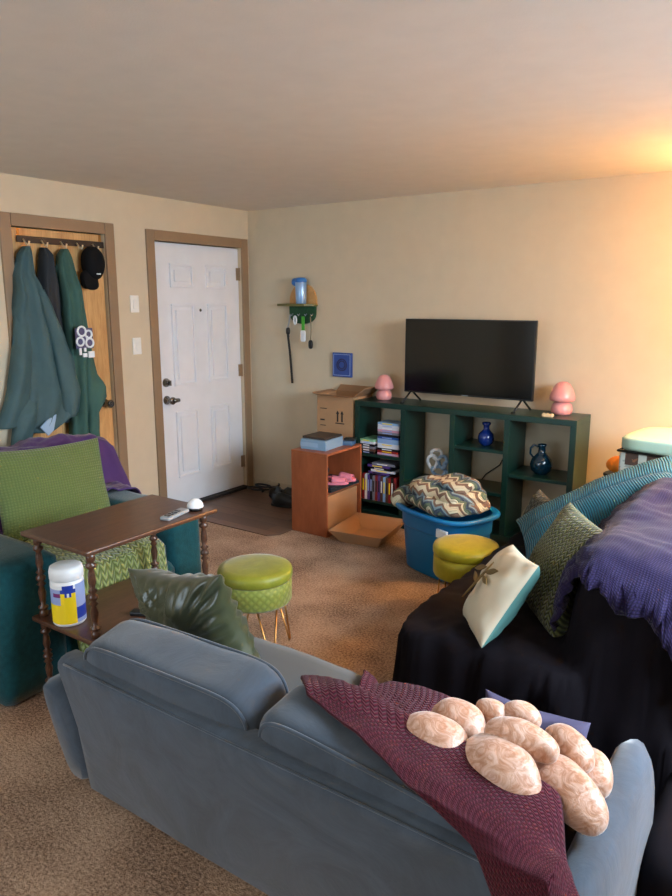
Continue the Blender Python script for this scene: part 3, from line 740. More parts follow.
for i, (c, a, b) in enumerate((('purple', 1.40, 1.57), ('white', 1.42, 1.62), ('black', 1.41, 1.60), ('purple', 1.39, 1.57), ('grey', 1.43, 1.62))):
    case(a, b, -.31, -.17, z, z+.0165, CC[c], '%s disc case lying flat on the upright row, %s of five' % (c, ordw[i] if i else 'lowest'), 'disc cases lying on the upright row', random.uniform(-.08,.08)); z += .0172

def vase(name, x, y, z, prof, m, label, neck=None):
    v = thing(name, label, 'vase', (x, y, z))
    bm = BM(); lathe(bm, prof, 32, cap=False); lathe(bm, [(.001, .001), (prof[0][0], 0)], 32, cap=False); fin(bm, 'vase_body', m, v, smooth=True)
    return v
vase('vase', 2.268, -.2, SH[2], [(.028,0),(.05,.02),(.056,.05),(.05,.08),(.03,.10),(.02,.112),(.02,.135),(.028,.142),(.03,.155),(.024,.158)], m_bluevase, 'cobalt blue glazed vase on the high bookcase shelf')
v = vase('pitcher', 2.655, -.2, SH[3], [(.035,0),(.062,.025),(.072,.065),(.062,.10),(.036,.13),(.024,.145),(.022,.18),(.03,.195),(.026,.198)], m_tealvase, 'dark teal glazed pitcher in the right bookcase compartment')
v['category'] = 'pitcher'
bm = BM(); tube(bm, [(-.022,-.004,.178),(-.05,-.01,.19),(-.072,-.012,.165),(-.072,-.012,.13),(-.05,-.008,.105)], .007, 8); fin(bm, 'handle', m_tealvase, v)
# ring shaped balloon-like toy
ty = thing('ring_toy', 'pale blue and white looped toy standing in the bookcase', 'toy', (1.92, -.20, SH[1]))
for (cx, cz, rx, rz_, m_) in ((-.05,.14,.035,.05,m_white),(-.02,.20,.04,.035,m_white),(.03,.15,.03,.045,m_lining),(.07,.12,.028,.04,m_lining),(.0,.08,.05,.035,m_lining)):
    bm = BM(); tube(bm, [(cx+rx*math.cos(a), .012*math.sin(a*2), cz+rz_*math.sin(a)) for a in [2*PI*k/20 for k in range(20)]], .012, 8, True); fin(bm, 'loop', m_, ty, smooth=True)
bm = BM(); bx(bm, -.04, .04, -.03, .03, 0, .012); tube(bm, [(0,0,.01),(0,0,.06)], .01, 8); fin(bm, 'stand', m_lining, ty)
# cable behind
bm = BM(); pts = [(2.10+.02*math.sin(k*.8), -.012, .85-.04*k) for k in range(12)]; tube(bm, [(2.02,-.035,.9),(2.0,-.01,.8),(1.99,-.01,.7),(2.03,-.01,.6),(2.0,-.01,.5),(2.01,-.01,.3)], .004, 6)
tag(fin(bm, 'power_cable', m_white, None, smooth=True), 'white power cable hanging down the wall behind the bookcase', 'cable')
bm = BM(); tube(bm, [(2.40,-.01,.86),(2.37,-.01,.66),(2.30,-.01,.5),(2.2,-.01,.42),(2.12,-.01,.3)], .004, 6)
tag(fin(bm, 'power_cable', m_black, None, smooth=True), 'black power cable slanting behind the open bookcase compartment', 'cable')

# TV
tv = thing('television', 'black flat screen television standing on the green bookcase', 'television', (2.1, -.17, BH))
bm = BM(); bx(bm, -.472, .472, -.03, .0, .075, .592); bx(bm, -.38, .38, 0, .035, .09, .36); fin(bm, 'casing', m_black, tv, bevel=.004)
bm = BM(); bx(bm, -.464, .464, -.0325, -.0295, .086, .584); fin(bm, 'screen', m_screen, tv)
bm = BM(); bx(bm, -.025, .025, -.0325, -.0305, .078, .083); fin(bm, 'maker_badge', m_greyp, tv)
for x in (-.42, .40):
    bm = BM(); tube(bm, [(x-.02,-.11,.006),(x+.0,-.02,.085)], .007, 8); tube(bm, [(x+.02,.09,.006),(x,-.01,.085)], .007, 8); tube(bm, [(x-.03,-.12,.006),(x-.015,-.10,.01)], .007, 8)
    fin(bm, 'foot', m_black, tv)
# pink mushroom lamps
def mlamp(x, y, s, label):
    l = thing('mushroom_lamp', label, 'lamp', (x, y, BH), 0, 'pink mushroom lamps on the bookcase')
    bm = BM(); lathe(bm, [(.052*s,0),(.062*s,.012*s),(.064*s,.035*s),(.058*s,.06*s),(.04*s,.078*s),(.036*s,.085*s)], 32); fin(bm, 'lamp_base', m_pink, l, smooth=True)
    bm = BM(); lathe(bm, [(.036*s,.085*s),(.068*s,.083*s),(.077*s,.092*s),(.074*s,.115*s),(.060*s,.155*s),(.042*s,.185*s),(.022*s,.198*s),(.001,.20*s)], 32, cap=False); fin(bm, 'lamp_shade', m_pink, l, smooth=True)
mlamp(1.44, -.165, .92, 'pink mushroom lamp left of the television')
mlamp(2.74, -.12, 1.05, 'pink mushroom lamp right of the television')
bm = BM(); bx(bm, -.03, .03, -.012, .012, 0, .018)
for k in range(3): lathe(bm, [(.012,.0),(.014,.012),(.008,.022)], 10, -.025+.025*k, .006)
o = fin(bm, 'trinket', mat('ivory_resin', srgb(226,196,150), .5), None, bevel=.003); o.location = (2.70, -.275, BH); tag(o, 'small ivory trinket in front of the right pink lamp', 'ornament')

# ---------------------------------------------------------------- cabinet, boxes and what is on them
cb = thing('cubby_shelf', 'small cherry laminate cubby shelf beside the green bookcase', 'shelf', (1.205, -.565, 0))
CX0, CX1, CY0, CY1, CH = 1.05, 1.36, -.79, -.34, .60
def cpart(name, *a):
    bm = BM(); bx(bm, *a); return lp(fin(bm, name, m_cherry, cb, bevel=.002))
cpart('side_panel', CX0, CX1, CY0, CY0+.018, 0, CH-.018); cpart('side_panel', CX0, CX1, CY1-.018, CY1, 0, CH-.018)
cpart('top_board', CX0, CX1, CY0, CY1, CH-.018, CH); cpart('back_panel', CX0, CX0+.01, CY0+.018, CY1-.018, .02, CH-.018)
cpart('shelf', CX0+.01, CX1-.01, CY0+.018, CY1-.018, .30, .318); cpart('bottom_board', CX0+.01, CX1, CY0+.018, CY1-.018, .0, .03)
bm = BM(); bx(bm, CX0+.04, CX1-.02, CY0+.03, CY1-.03, .03, .285); tag(fin(bm, 'cardboard_box', m_card, None, bevel=.003), 'plain cardboard box in the lower opening of the cherry cubby', 'box')
bm = BM(); bx(bm, CX0+.06, CX1+.01, CY0+.04, CY1-.05, .318, .335); bx(bm, CX0+.07, CX1-.0, CY0+.05, CY1-.06, .335, .35)
tag(fin(bm, 'magazine', m_coat2, None), 'dark magazine under the pink slippers in the cubby', 'magazine')
def slipper(x, y, z, rz, label):
    s = thing('slipper', label, 'slipper', (x, y, z), rz, 'pink slippers in the cubby')
    bm = BM(); pts = []
    for k in range(28):
        a = 2*PI*k/28; pts.append((.12*math.cos(a), (.045+.008*math.cos(a))*math.sin(a)))
    extr(bm, pts, 2, 0, .022); fin(bm, 'sole', m_pinkshoe, s, bevel=.006)
    bm = BM(); rows = []
    for i in range(7):
        xx = -.0+.016*i; row = []
        for k in range(11):
            a = PI*k/10; row.append(bm.verts.new((xx, .05*math.cos(a)*(1-.03*i), .02+.045*math.sin(a)*(1-.06*i))))
        rows.append(row)
    for A, B in zip(rows, rows[1:]):
        for k in range(10): bm.faces.new([A[k], A[k+1], B[k+1], B[k]]).smooth = True
    o = fin(bm, 'strap', m_pinkshoe, s); md = o.modifiers.new('t', 'SOLIDIFY'); md.thickness = .01
slipper(1.30, -.64, .351, .5, 'pink slide slipper nearer the front of the cubby'); slipper(1.29, -.52, .351, .3, 'pink slide slipper deeper in the cubby')
bm = BM(); superel(bm, .05, .05, .06, 3, 8, None, .02, 20, 1); o = fin(bm, 'dark_cloth', m_coat2, None, smooth=True); o.location = (1.17, -.60, .415); tag(o, 'dark bundled cloth behind the pink slippers', 'cloth')
# light blue box with book on the cubby
bb = thing('game_box', 'pale blue cardboard box on top of the cherry cubby', 'box', (1.185, -.60, CH), math.radians(4))
bm = BM(); bx(bm, -.105, .105, -.12, .12, 0, .072); fin(bm, 'box_body', mat('pale_blue_card', srgb(128,160,188), .5), bb, bevel=.003)
bm = BM(); bx(bm, -.106, .04, -.1215, -.1195, .02, .05); fin(bm, 'box_print', m_lining, bb)
bm = BM(); bx(bm, -.10, .10, -.10, .11, .072, .088); o = fin(bm, 'notebook', [mat('dark_brown_cover', srgb(66,54,46), .5)], None, bevel=.002); o.location = (1.185, -.60, CH+.001); tag(o, 'brown notebook on the pale blue box', 'book')
cs = thing('charging_cradle', 'small blue and black gadget beside the pale blue box', 'gadget', (1.30, -.42, CH), .3)
bm = BM(); bx(bm, -.045, .04, -.045, .045, 0, .035); fin(bm, 'gadget_body', mat('gadget_blue', srgb(70,104,140), .5), cs, bevel=.006)
bm = BM(); bx(bm, -.03, .05, -.035, .03, .035, .055); fin(bm, 'clip', m_black, cs, bevel=.004)
# tall carton behind
tc = thing('moving_carton', 'tall open cardboard carton behind the cherry cubby', 'box', (1.11, -.19, 0))
bm = BM(); x0, x1, y0, y1, hh = -.17, .16, -.13, .13, .935
for a in ((x0,x1,y0,y0+.005,0,hh),(x0,x1,y1-.005,y1,0,hh),(x0,x0+.005,y0+.005,y1-.005,0,hh),(x1-.005,x1,y0+.005,y1-.005,0,hh),(x0,x1,y0,y1,0,.005)): bx(bm, *a)
fin(bm, 'carton_body', m_card, tc)
for (a, ax, loc, L) in ((35,'X',(0,y0,hh),None),):
    pass
def flap(p0, p1, out, up, L):
    bm = BM(); p0 = Vector(p0); p1 = Vector(p1); d = (Vector(out)*1 + Vector((0,0,up))).normalized()*L; n_ = (p1-p0).cross(d).normalized()*.004
    vs = [bm.verts.new(v) for v in (p0, p1, p1+d, p0+d, p0+n_, p1+n_, p1+d+n_, p0+d+n_)]
    for f in [(0,3,2,1),(4,5,6,7),(0,1,5,4),(1,2,6,5),(2,3,7,6),(3,0,4,7)]: bm.faces.new([vs[i] for i in f])
    return fin(bm, 'flap', m_cardin, tc)
flap((x0,y0,hh),(x1,y0,hh),(0,-1,0),.25,.06); flap((x1,y0,hh),(x1,y1,hh),(1,0,0),.75,.12); flap((x0,y1,hh),(x1,y1,hh),(0,.5,0),.35,.09); flap((x0,y0,hh),(x0,y1,hh),(-1,0,0),.2,.05)
for cxm in (.02, .06):
    bm = BM(); extr(bm, [(cxm-.006,.74),(cxm+.006,.74),(cxm+.006,.80),(cxm+.014,.80),(cxm,.825),(cxm-.014,.80),(cxm-.006,.80)], 1, y0-.002, y0); fin(bm, 'printed_arrow', m_mark, tc)
for q in ((.0,.08,.725,.732),(-.14,-.08,.83,.835),(-.14,-.10,.74,.75),(-.14,-.09,.70,.705)):
    bm = BM(); bx(bm, q[0], q[1], y0-.002, y0, q[2], q[3]); fin(bm, 'printed_line', m_mark, tc)

# shallow carton tray on the floor
tr = thing('cardboard_tray', 'shallow cardboard tray with flared sides on the carpet', 'box', (1.60, -.62, 0), math.radians(8))
bm = BM()
def flare(bm, hx, hy, z0, hx2, hy2, z1, th=.005):
    a = [(-hx,-hy,z0),(hx,-hy,z0),(hx,hy,z0),(-hx,hy,z0)]; b = [(-hx2,-hy2,z1),(hx2,-hy2,z1),(hx2,hy2,z1),(-hx2,hy2,z1)]
    ai = [(x*(1-th/hx), y*(1-th/hy), z+th) for x, y, z in a]; bi = [(x*(1-th/hx2), y*(1-th/hy2), z) for x, y, z in b]
    VV = [[bm.verts.new(p) for p in L] for L in (a, b, bi, ai)]
    for A, B in zip(VV, VV[1:]):
        for k in range(4): bm.faces.new([A[k], A[(k+1)%4], B[(k+1)%4], B[k]])
    bm.faces.new(VV[0]); bm.faces.new(VV[3])
flare(bm, .14, .17, .002, .20, .235, .095); fin(bm, 'tray_body', m_card, tr)

# ---------------------------------------------------------------- blue tub and crochet blanket
TUBX, TUBY, TR = 2.335, -.86, math.radians(-20)
TUBX -= .03
tub = thing('storage_tub', 'blue oval plastic storage tub under a folded crochet blanket', 'tub', (TUBX, TUBY, 0), TR)
def stad(hx, hy, e=3.2, n=48): return [(math.copysign(abs(math.cos(a))**(2/e), math.cos(a))*hx, math.copysign(abs(math.sin(a))**(2/e), math.sin(a))*hy) for a in [2*PI*k/n for k in range(n)]]
bm = BM(); rows = []
for hx, hy, z in ((.0,.0,.004),(.24,.16,.0),(.262,.182,.01),(.285,.205,.28),(.292,.212,.285),(.295,.215,.375),(.325,.245,.378),(.335,.255,.385),(.335,.255,.40),(.325,.245,.408),(.29,.21,.40),(.27,.19,.10),(.0,.0,.09)):
    rows.append([bm.verts.new((x, y, z)) for x, y in (stad(hx, hy) if hx else [(math.cos(2*PI*k/48)*.001, math.sin(2*PI*k/48)*.001) for k in range(48)])])
for A, B in zip(rows, rows[1:]):
    for k in range(48): bm.faces.new([A[k], A[(k+1)%48], B[(k+1)%48], B[k]])
fin(bm, 'tub_body', m_blue, tub, smooth=True, bevel=.004); tub.scale = (.93, .95, 1)
bm = BM(); bx(bm, .14, .23, -.222, -.205, .29, .34); fin(bm, 'tub_sticker', m_white, tub, bevel=.002)
# crochet blanket: chevron stripes
t = NT('chevron_crochet'); sp = t.node('ShaderNodeSeparateXYZ'); t.l.new(t.co('UV'), sp.inputs[0]); nd = t.noise(t.co('Object'), 9, 2); u = t.math('MULTIPLY_ADD', nd, .05, sp.outputs[0]); v_ = t.math('MULTIPLY_ADD', nd, .06, sp.outputs[1])
tri = t.math('ABSOLUTE', t.math('SUBTRACT', t.math('FRACT', t.math('MULTIPLY', u, 13)), .5))
s_ = t.math('FRACT', t.math('MULTIPLY_ADD', tri, .5, t.math('MULTIPLY', v_, 5.2)))
cream, brn, grn, nvy, blu = srgb(216,204,172), srgb(128,98,80), srgb(104,118,96), srgb(66,80,96), srgb(136,156,160)
t.color(t.ramp(s_, [(0, cream), (.24, brn), (.40, cream), (.50, grn), (.64, nvy), (.76, blu), (.86, brn)], True))
h1 = t.math('MULTIPLY_ADD', t.math('SINE', t.math('MULTIPLY', t.math('MULTIPLY_ADD', tri, .1, v_), 420)), .5, t.noise(t.co('Object'), 90, 2))
t.normal(t.bump(h1, .8, .008)); t.b.inputs['Roughness'].default_value = .95; m_cro = t.m
bm = BM(); RZ = Matrix.Rotation(TR, 4, 'Z')
for (dx, dy, dz, a, b, c, sd, ry) in ((.0,-.01,.445,.265,.205,.05,1,0),(-.015,.0,.505,.24,.185,.062,4,3),(-.255,-.07,.425,.075,.13,.07,7,-35),(.03,.02,.55,.17,.13,.045,9,-4)):
    superel(bm, a, b, c, 2.7, 16, Matrix.Translation((TUBX, TUBY, 0)) @ RZ @ Matrix.Translation((dx, dy, dz)) @ Matrix.Rotation(math.radians(ry), 4, 'Y'), .028, 8, sd)
cr = fin(bm, 'crochet_blanket', m_cro, None, smooth=True)
uv = cr.data.uv_layers.new(name='UVMap'); RI = RZ.inverted()
for l in cr.data.loops:
    c_ = RI @ (cr.data.vertices[l.vertex_index].co - Vector((TUBX, TUBY, .4))); uv.data[l.index].uv = (c_.x + .3*c_.z, c_.y*.95 + 1.05*c_.z + .25*c_.x)
tag(cr, 'folded chevron crochet blanket heaped on the blue tub', 'blanket')

# ---------------------------------------------------------------- wall shelf with hooks, plaque
ws = thing('wall_shelf', 'round backed wooden wall shelf with dark green hook rail', 'shelf', (.58, 0, 1.59))
m_bam = wood('honey_wood', srgb(196, 140, 78), srgb(220, 168, 104), .5)
bm = BM(); extr(bm, [(.135*math.cos(a), .04+.14*math.sin(a)) for a in [-.35+ (PI+.7)*k/24 for k in range(25)]], 1, -.015, 0); fin(bm, 'round_backboard', m_bam, ws)
bm = BM(); extr(bm, [(-.24,0),(.14,0),(.14,-.05),(.09,-.12),(-.08,-.135),(-.24,-.05)], 2, 0, .02); o = fin(bm, 'ledge', mat('olive_stained_wood', srgb(110,104,52), .5), ws, bevel=.003)
bm = BM(); pts = [(-.14,0),(.15,0)]
pts += [(.15*math.cos(a), -.15*math.sin(a)**.8 if math.sin(a) > 0 else 0) for a in [PI*k/16 for k in range(1, 16)]]
bm2 = pts; extr(bm, [(.13,0)] + [(.13*math.cos(PI*k/18), -.14*abs(math.sin(PI*k/18))**.5) for k in range(1,18)] + [(-.13,0)], 1, -.03, -.002); fin(bm, 'hook_panel', mat('moss_green_board', srgb(24,72,40), .7, var=.3, vs=60), ws, bevel=.003)
for xx in (-.09, -.02, .05, .11):
    bm = BM(); tube(bm, [(xx,-.03,-.06),(xx,-.05,-.075),(xx,-.06,-.062)], .004, 6); fin(bm, 'hook', m_greyp, ws)
tm = thing('tumbler', 'pale blue tumbler with a deeper blue cap on the wall shelf', 'tumbler', (.60, -.065, 1.607))
bm = BM(); lathe(bm, [(.038,0),(.042,.01),(.046,.165),(.044,.17)], 28); fin(bm, 'tumbler_body', mat('brushed_pale_blue', srgb(150,185,225), .3, .4), tm)
bm = BM(); lathe(bm, [(.047,.17),(.048,.19),(.035,.205),(.0,.207)], 28, cap=False); superel(bm, .04, .03, .03, 2.6, 8, Matrix.Translation((-.045,0,.172)), .004, 20, 1); fin(bm, 'cap', mat('azure_cap', srgb(50,120,200), .4), tm, smooth=True)
def ribbon(pts, wd, th=.003):
    bm = BM(); P_ = []
    for (x, y, z) in pts: P_.append([bm.verts.new((x-wd/2,y,z)), bm.verts.new((x+wd/2,y,z)), bm.verts.new((x+wd/2,y+th,z)), bm.verts.new((x-wd/2,y+th,z))])
    for A, B in zip(P_, P_[1:]):
        for k in range(4): bm.faces.new([A[k], A[(k+1)%4], B[(k+1)%4], B[k]])
    bm.faces.new(P_[0]); bm.faces.new(P_[-1]); return bm
ly = thing('lanyard', 'black and white lanyard hanging from the left of the wall shelf', 'lanyard', (.47, -.055, 1.52))
fin(ribbon([(.01,0,0),(-.015,0,-.10),(-.02,.02,-.18)], .014), 'white_strap', m_greyp, ly)
fin(ribbon([(-.02,.0,-.14),(-.015,.02,-.3),(-.01,.03,-.45),(-.005,.035,-.56)], .022), 'black_strap', m_black, ly)
bm = BM(); superel(bm, .018, .012, .03, 3, 6, Matrix.Translation((-.015,0,-.13)), 0); fin(bm, 'buckle', m_black, ly, smooth=True)
kt = thing('key_tag', 'green strap with white key tag hanging below the wall shelf', 'key tag', (.615, -.062, 1.51))
fin(ribbon([(0,0,.0),(0,0,-.11)], .03), 'green_strap', mat('lime_strap', srgb(70,170,50), .6), kt)
bm = BM(); superel(bm, .024, .008, .045, 6, 6, Matrix.Translation((0,0,-.155)), 0); fin(bm, 'tag_body', m_white, kt, smooth=True)
kw = thing('white_carabiner', 'white clip hanging at the left hook of the wall shelf', 'clip', (.535, -.062, 1.50))
bm = BM(); tube(bm, [(.013*math.cos(a), 0, -.02+.032*math.sin(a)) for a in [2*PI*k/14 for k in range(14)]], .007, 8, True); fin(bm, 'clip_body', m_white, kw)
ky = thing('keys', 'black key fob on a cord at the right of the wall shelf', 'keys', (.69, -.062, 1.51))
bm = BM(); tube(bm, [(0,0,0),(.006,0,-.1),(0,0,-.19)], .005, 6); fin(bm, 'cord', mat('tan_cord', srgb(150,130,100), .7), ky)
bm = BM(); superel(bm, .02, .012, .035, 3, 6, Matrix.Translation((0,0,-.22)), 0); fin(bm, 'fob', m_black, ky, smooth=True)
pq = thing('wall_plaque', 'blue wall plaque with a round emblem', 'plaque', (.965, 0, 1.137))
bm = BM(); bx(bm, -.09, .09, -.022, -.001, -.095, .095); fin(bm, 'panel', mat('royal_blue_canvas', srgb(48,78,150), .6, var=.1, vs=30), pq, bevel=.003)
bm = BM()
for R_ in (.045, .03): tube(bm, [(R_*math.cos(a), -.023, R_*math.sin(a)) for a in [2*PI*k/32 for k in range(32)]], .004, 6, True)
fin(bm, 'emblem', mat('dark_plum_print', srgb(40,40,84), .6), pq)
bm = BM()
for s in (-1, 1): bx(bm, s*.078-.002, s*.078+.002, -.0235, -.022, -.082, .082); bx(bm, -.078, .078, -.0235, -.022, s*.082-.002, s*.082+.002)
fin(bm, 'printed_border', m_lblblue, pq)

# black shoes and cable by the door corner
def shoe(x, y, rz, label):
    s = thing('shoe', label, 'shoe', (x, y, .006), rz, 'black shoes against the back wall')
    bm = BM(); extr(bm, [(.135*math.cos(a), (.044+.008*math.cos(a))*math.sin(a)) for a in [2*PI*k/24 for k in range(24)]], 2, 0, .022); fin(bm, 'sole', m_coat2, s, bevel=.004)
    bm = BM(); rows = []
    for i in range(9):
        f = i/8; xx = -.125+.25*f; hgt = .085*(1-f)**.6+.03*(f > .2) ; ww = .042
        rows.append([bm.verts.new((xx, ww*math.cos(PI*k/8)*(1-.7*abs(2*f-1)**6), .02+max(.012, hgt)*math.sin(PI*k/8))) for k in range(9)])
    for A, B in zip(rows, rows[1:]):
        for k in range(8): bm.faces.new([A[k], A[k+1], B[k+1], B[k]]).smooth = True
    bm.faces.new(rows[0]); bm.faces.new(rows[-1]); fin(bm, 'upper', m_black, s)
shoe(.62, -.20, .5, 'black shoe by the back wall, middle one of three'); shoe(.66, -.36, .35, 'black shoe farthest forward, nearest the cherry cubby'); shoe(.44, -.22, 2.6, 'black shoe nearest the entry door')
bm = BM(); tube(bm, [(.13+.10*math.cos(a)+.014*a, -.16+.06*math.sin(a), .018+.006*a) for a in [.5*k for k in range(28)]], .008, 8)
tag(fin(bm, 'coiled_cord', m_coat2, None, smooth=True), 'black coiled cord on the plank floor by the door', 'cord')

# ---------------------------------------------------------------- coats on the closet door
m_railb = mat('dark_bronze_rail', srgb(46, 34, 28), .4)
rk = thing('over_door_rack', 'dark over the door hook rail on the oak closet door', 'hook rail', (0, -1.77, 2.0))
bm = BM(); bx(bm, -.02, -.008, -.318, .318, -.02, .02); lp0 = fin(bm, 'rail', m_railb, rk, bevel=.003)
for y in (-.30, .29):
    bm = BM(); bx(bm, -.0245, -.02, y-.008, y+.008, -.0, .065); fin(bm, 'door_bracket', m_gold, rk)
for y in (-.278, -.155, -.02, .098, .22):
    bm = BM(); tube(bm, [(-.008,y,0),(.02,y,-.03),(.045,y,-.04),(.055,y,-.015)], .005, 8); fin(bm, 'hook', mat('ivory_hook', srgb(225,205,170), .4) if y == -.278 else bpy.data.materials['ivory_hook'], rk)
def garment(root, name, m, rows, x0, dep, folds=3.5, amp=.012, seed=0, ns=28):
    """rows = (z, y_left, y_right); a hollow-free hanging cloth shape with vertical folds"""
    bm = BM(); RR = []; nr = 30
    for j in range(nr+1):
        z, yl, yr = interp(rows, j/nr); f = j/nr; c = (yl+yr)/2; h = (yr-yl)/2
        row = []
        for k in range(ns):
            a = 2*PI*k/ns; s = math.cos(a); q = math.sin(a)
            d = dep*(.35+.65*min(1, f*3))*(1-.25*f)
            y = c + h*s; fx = max(0, q)**.6
            rip = amp*math.sin(s*folds*2 + seed + f*2 + 2*noise.noise(Vector((y*3, z*3, seed)))) * min(1, f*4)
            rip += .02*noise.noise(Vector((y*7, z*5, seed+3)))
            x = x0 + (d*fx + rip*fx if q > 0 else 0)
            yy = y + .008*noise.noise(Vector((z*9, k, seed)))
            row.append(bm.verts.new((x, yy, z - .02*noise.noise(Vector((y*8, seed, 1)))*f)))
        RR.append(row)
    for A, B in zip(RR, RR[1:]):
        for k in range(ns): bm.faces.new([A[k], A[(k+1)%ns], B[(k+1)%ns], B[k]]).smooth = True
    bm.faces.new(RR[0]); bm.faces.new(RR[-1])
    return lp(fin(bm, name, m, root, smooth=True))
c2 = thing('jacket', 'charcoal jacket hanging between the two green jackets', 'jacket', (0.03, -1.90, 1.95), 0, 'jackets on the closet door')
garment(c2, 'jacket_body', m_coat2, [(1.955,-1.945,-1.912),(1.91,-1.965,-1.872),(1.732,-1.992,-1.849),(1.52,-1.99,-1.823),(1.284,-1.99,-1.809),(.982,-1.995,-1.812),(.851,-1.996,-1.836)], .0, .07, seed=5, amp=.02)
c1 = thing('jacket', 'teal grey jacket with pale blue lining, leftmost on the hook rail', 'jacket', (0.03, -2.05, 1.95), 0, 'jackets on the closet door')
garment(c1, 'jacket_body', m_coat1, [(1.955,-2.07,-2.035),(1.91,-2.11,-2.035),(1.783,-2.153,-2.03),(1.691,-2.162,-2.0),(1.543,-2.18,-1.939),(1.391,-2.17,-1.886),(1.217,-2.16,-1.844),(1.06,-2.17,-1.807),(.942,-2.19,-1.803),(.887,-2.18,-1.85),(.82,-2.17,-2.0)], .01, .13, seed=1, amp=.026)
garment(c1, 'sleeve', m_coat1, [(1.60,-2.17,-2.08),(1.395,-2.202,-2.1),(1.114,-2.266,-2.123),(.967,-2.32,-2.163),(.878,-2.361,-2.224)], .03, .09, 2, .006, seed=9)
garment(c1, 'sleeve', m_coat1, [(1.70,-2.05,-1.99),(1.5,-2.03,-1.92),(1.25,-1.98,-1.84),(1.05,-1.95,-1.80),(.90,-1.93,-1.84)], .07, .09, 2, .006, seed=12)
garment(c1, 'hanging_cuff', m_coat1, [(1.05,-2.20,-2.08),(.9,-2.26,-2.12),(.754,-2.29,-2.17)], .05, .085, 2, .006, seed=14)
bm = BM(); extr(bm, [(-2.13,.86),(-2.08,.80),(-2.04,.83),(-2.01,.93),(-2.08,.90)], 0, .12, .135); lp(fin(bm, 'lining', m_lining, c1, bevel=.004))
c3 = thing('jacket', 'forest green jacket with a white and violet back emblem', 'jacket', (0.03, -1.78, 1.95), 0, 'jackets on the closet door')
garment(c3, 'jacket_body', m_coat3, [(1.955,-1.81,-1.775),(1.914,-1.85,-1.765),(1.772,-1.867,-1.744),(1.656,-1.861,-1.723),(1.479,-1.854,-1.698),(1.278,-1.849,-1.683),(1.154,-1.84,-1.68),(.95,-1.85,-1.68),(.717,-1.862,-1.70)], .02, .12, seed=7, amp=.024)
garment(c3, 'sleeve', m_coat3, [(1.30,-1.74,-1.685),(1.154,-1.77,-1.665),(1.069,-1.78,-1.61),(1.0,-1.78,-1.605),(.90,-1.76,-1.68),(.714,-1.77,-1.685)], .07, .09, 2, .006, seed=17)
# emblem: rings and letter-like strokes
bm = BM(); X = .158
for (y, z, r_) in ((-1.80,1.44,.030),(-1.75,1.42,.024),(-1.815,1.375,.026),(-1.745,1.365,.028)):
    tube(bm, [(X-.003, y+r_*math.cos(a), z+r_*math.sin(a)) for a in [2*PI*k/16 for k in range(16)]], .007, 6, True)
for (y0_, y1_, z0_, z1_) in ((-1.825,-1.81,1.29,1.335),(-1.80,-1.77,1.275,1.30),(-1.76,-1.715,1.27,1.31),(-1.79,-1.775,1.31,1.335),(-1.77,-1.755,1.385,1.41)): bx(bm, X-.01, X, y0_, y1_, z0_, z1_)
emb_ = bm
bm = BM(); bx(bm, X-.012, X-.004, -1.845, -1.715, 1.33, 1.46); eg_ = lp(fin(bm, 'emblem_ground', m_lav, c3, bevel=.003)); o = fin(emb_, 'emblem_lettering', m_white, eg_)
m_cap = mat('black_twill', srgb(16, 16, 18), .85, bump=.3, bs=300, bd=.001, spec=.2)
cp = thing('baseball_cap', 'black baseball cap hanging at the right end of the hook rail', 'cap', (.05, -1.60, 1.85))
cp.scale = (1.1, 1.12, 1.25)
bm = BM(); superel(bm, .06, .065, .085, 2.3, 12, Matrix.Translation((.0,.0,.02)), .006, 12, 2); fin(bm, 'crown', m_cap, cp, smooth=True)
bm = BM(); superel(bm, .045, .05, .012, 2.5, 8, Matrix.Translation((.02,-.035,-.075)) @ Matrix.Rotation(math.radians(75), 4, 'Y'), .003, 12, 2); superel(bm, .03, .05, .05, 2.6, 8, Matrix.Translation((.0,-.04,-.065)), .003, 12, 2); fin(bm, 'brim', m_cap, cp, smooth=True)
bm = BM(); bx(bm, .055, .062, -.02, .005, -.04, -.034); fin(bm, 'stitched_mark', m_white, cp)

# ---------------------------------------------------------------- far right: hamper, orange plush, lamp
hm = thing('padded_hamper', 'storage hamper with patchwork sides and a mint padded lid', 'hamper', (3.53, -.55, 0), math.radians(-8))
t = NT('patchwork_print'); br = t.node('ShaderNodeTexBrick'); t.l.new(t.co('Object', (1,1,1)), br.inputs['Vector'])
sp = t.node('ShaderNodeSeparateXYZ'); t.l.new(t.co('Object'), sp.inputs[0]); t.n.remove(br)
hx_ = t.math('ADD', t.math('MULTIPLY', t.math('ADD', sp.outputs[0], sp.outputs[1]), 9.0), .2); hz_ = t.math('MULTIPLY', sp.outputs[2], 8.0)
ax = t.math('ABSOLUTE', t.math('SUBTRACT', t.math('FRACT', hx_), .5)); az = t.math('ABSOLUTE', t.math('SUBTRACT', t.math('FRACT', hz_), .5))
patch = t.math('LESS_THAN', t.math('MAXIMUM', ax, az), .31); nn = t.noise(t.co('Object'), 26, 3)
t.color(t.ramp(t.math('MULTIPLY_ADD', patch, .5, t.math('MULTIPLY', nn, .5)), [(0, srgb(134,142,134)), (.2, srgb(170,174,164)), (.48, srgb(70,50,40)), (.78, srgb(120,78,54))], True)); t.b.inputs['Roughness'].default_value = .8; m_patch = t.m
bm = BM(); bx(bm, -.26, .26, -.22, .22, 0, .845); fin(bm, 'hamper_body', m_patch, hm, bevel=.012)
bm = BM(); superel(bm, .275, .235, .045, 6, 12, Matrix.Translation((0,0,.885)), .004, 6, 1); fin(bm, 'padded_lid', m_mint, hm, smooth=True)
bm = BM(); tube(bm, [(-.265,-.225,.846),(.265,-.225,.846),(.265,.225,.846),(-.265,.225,.846)], .007, 6, True); fin(bm, 'lid_seam', m_black, hm)
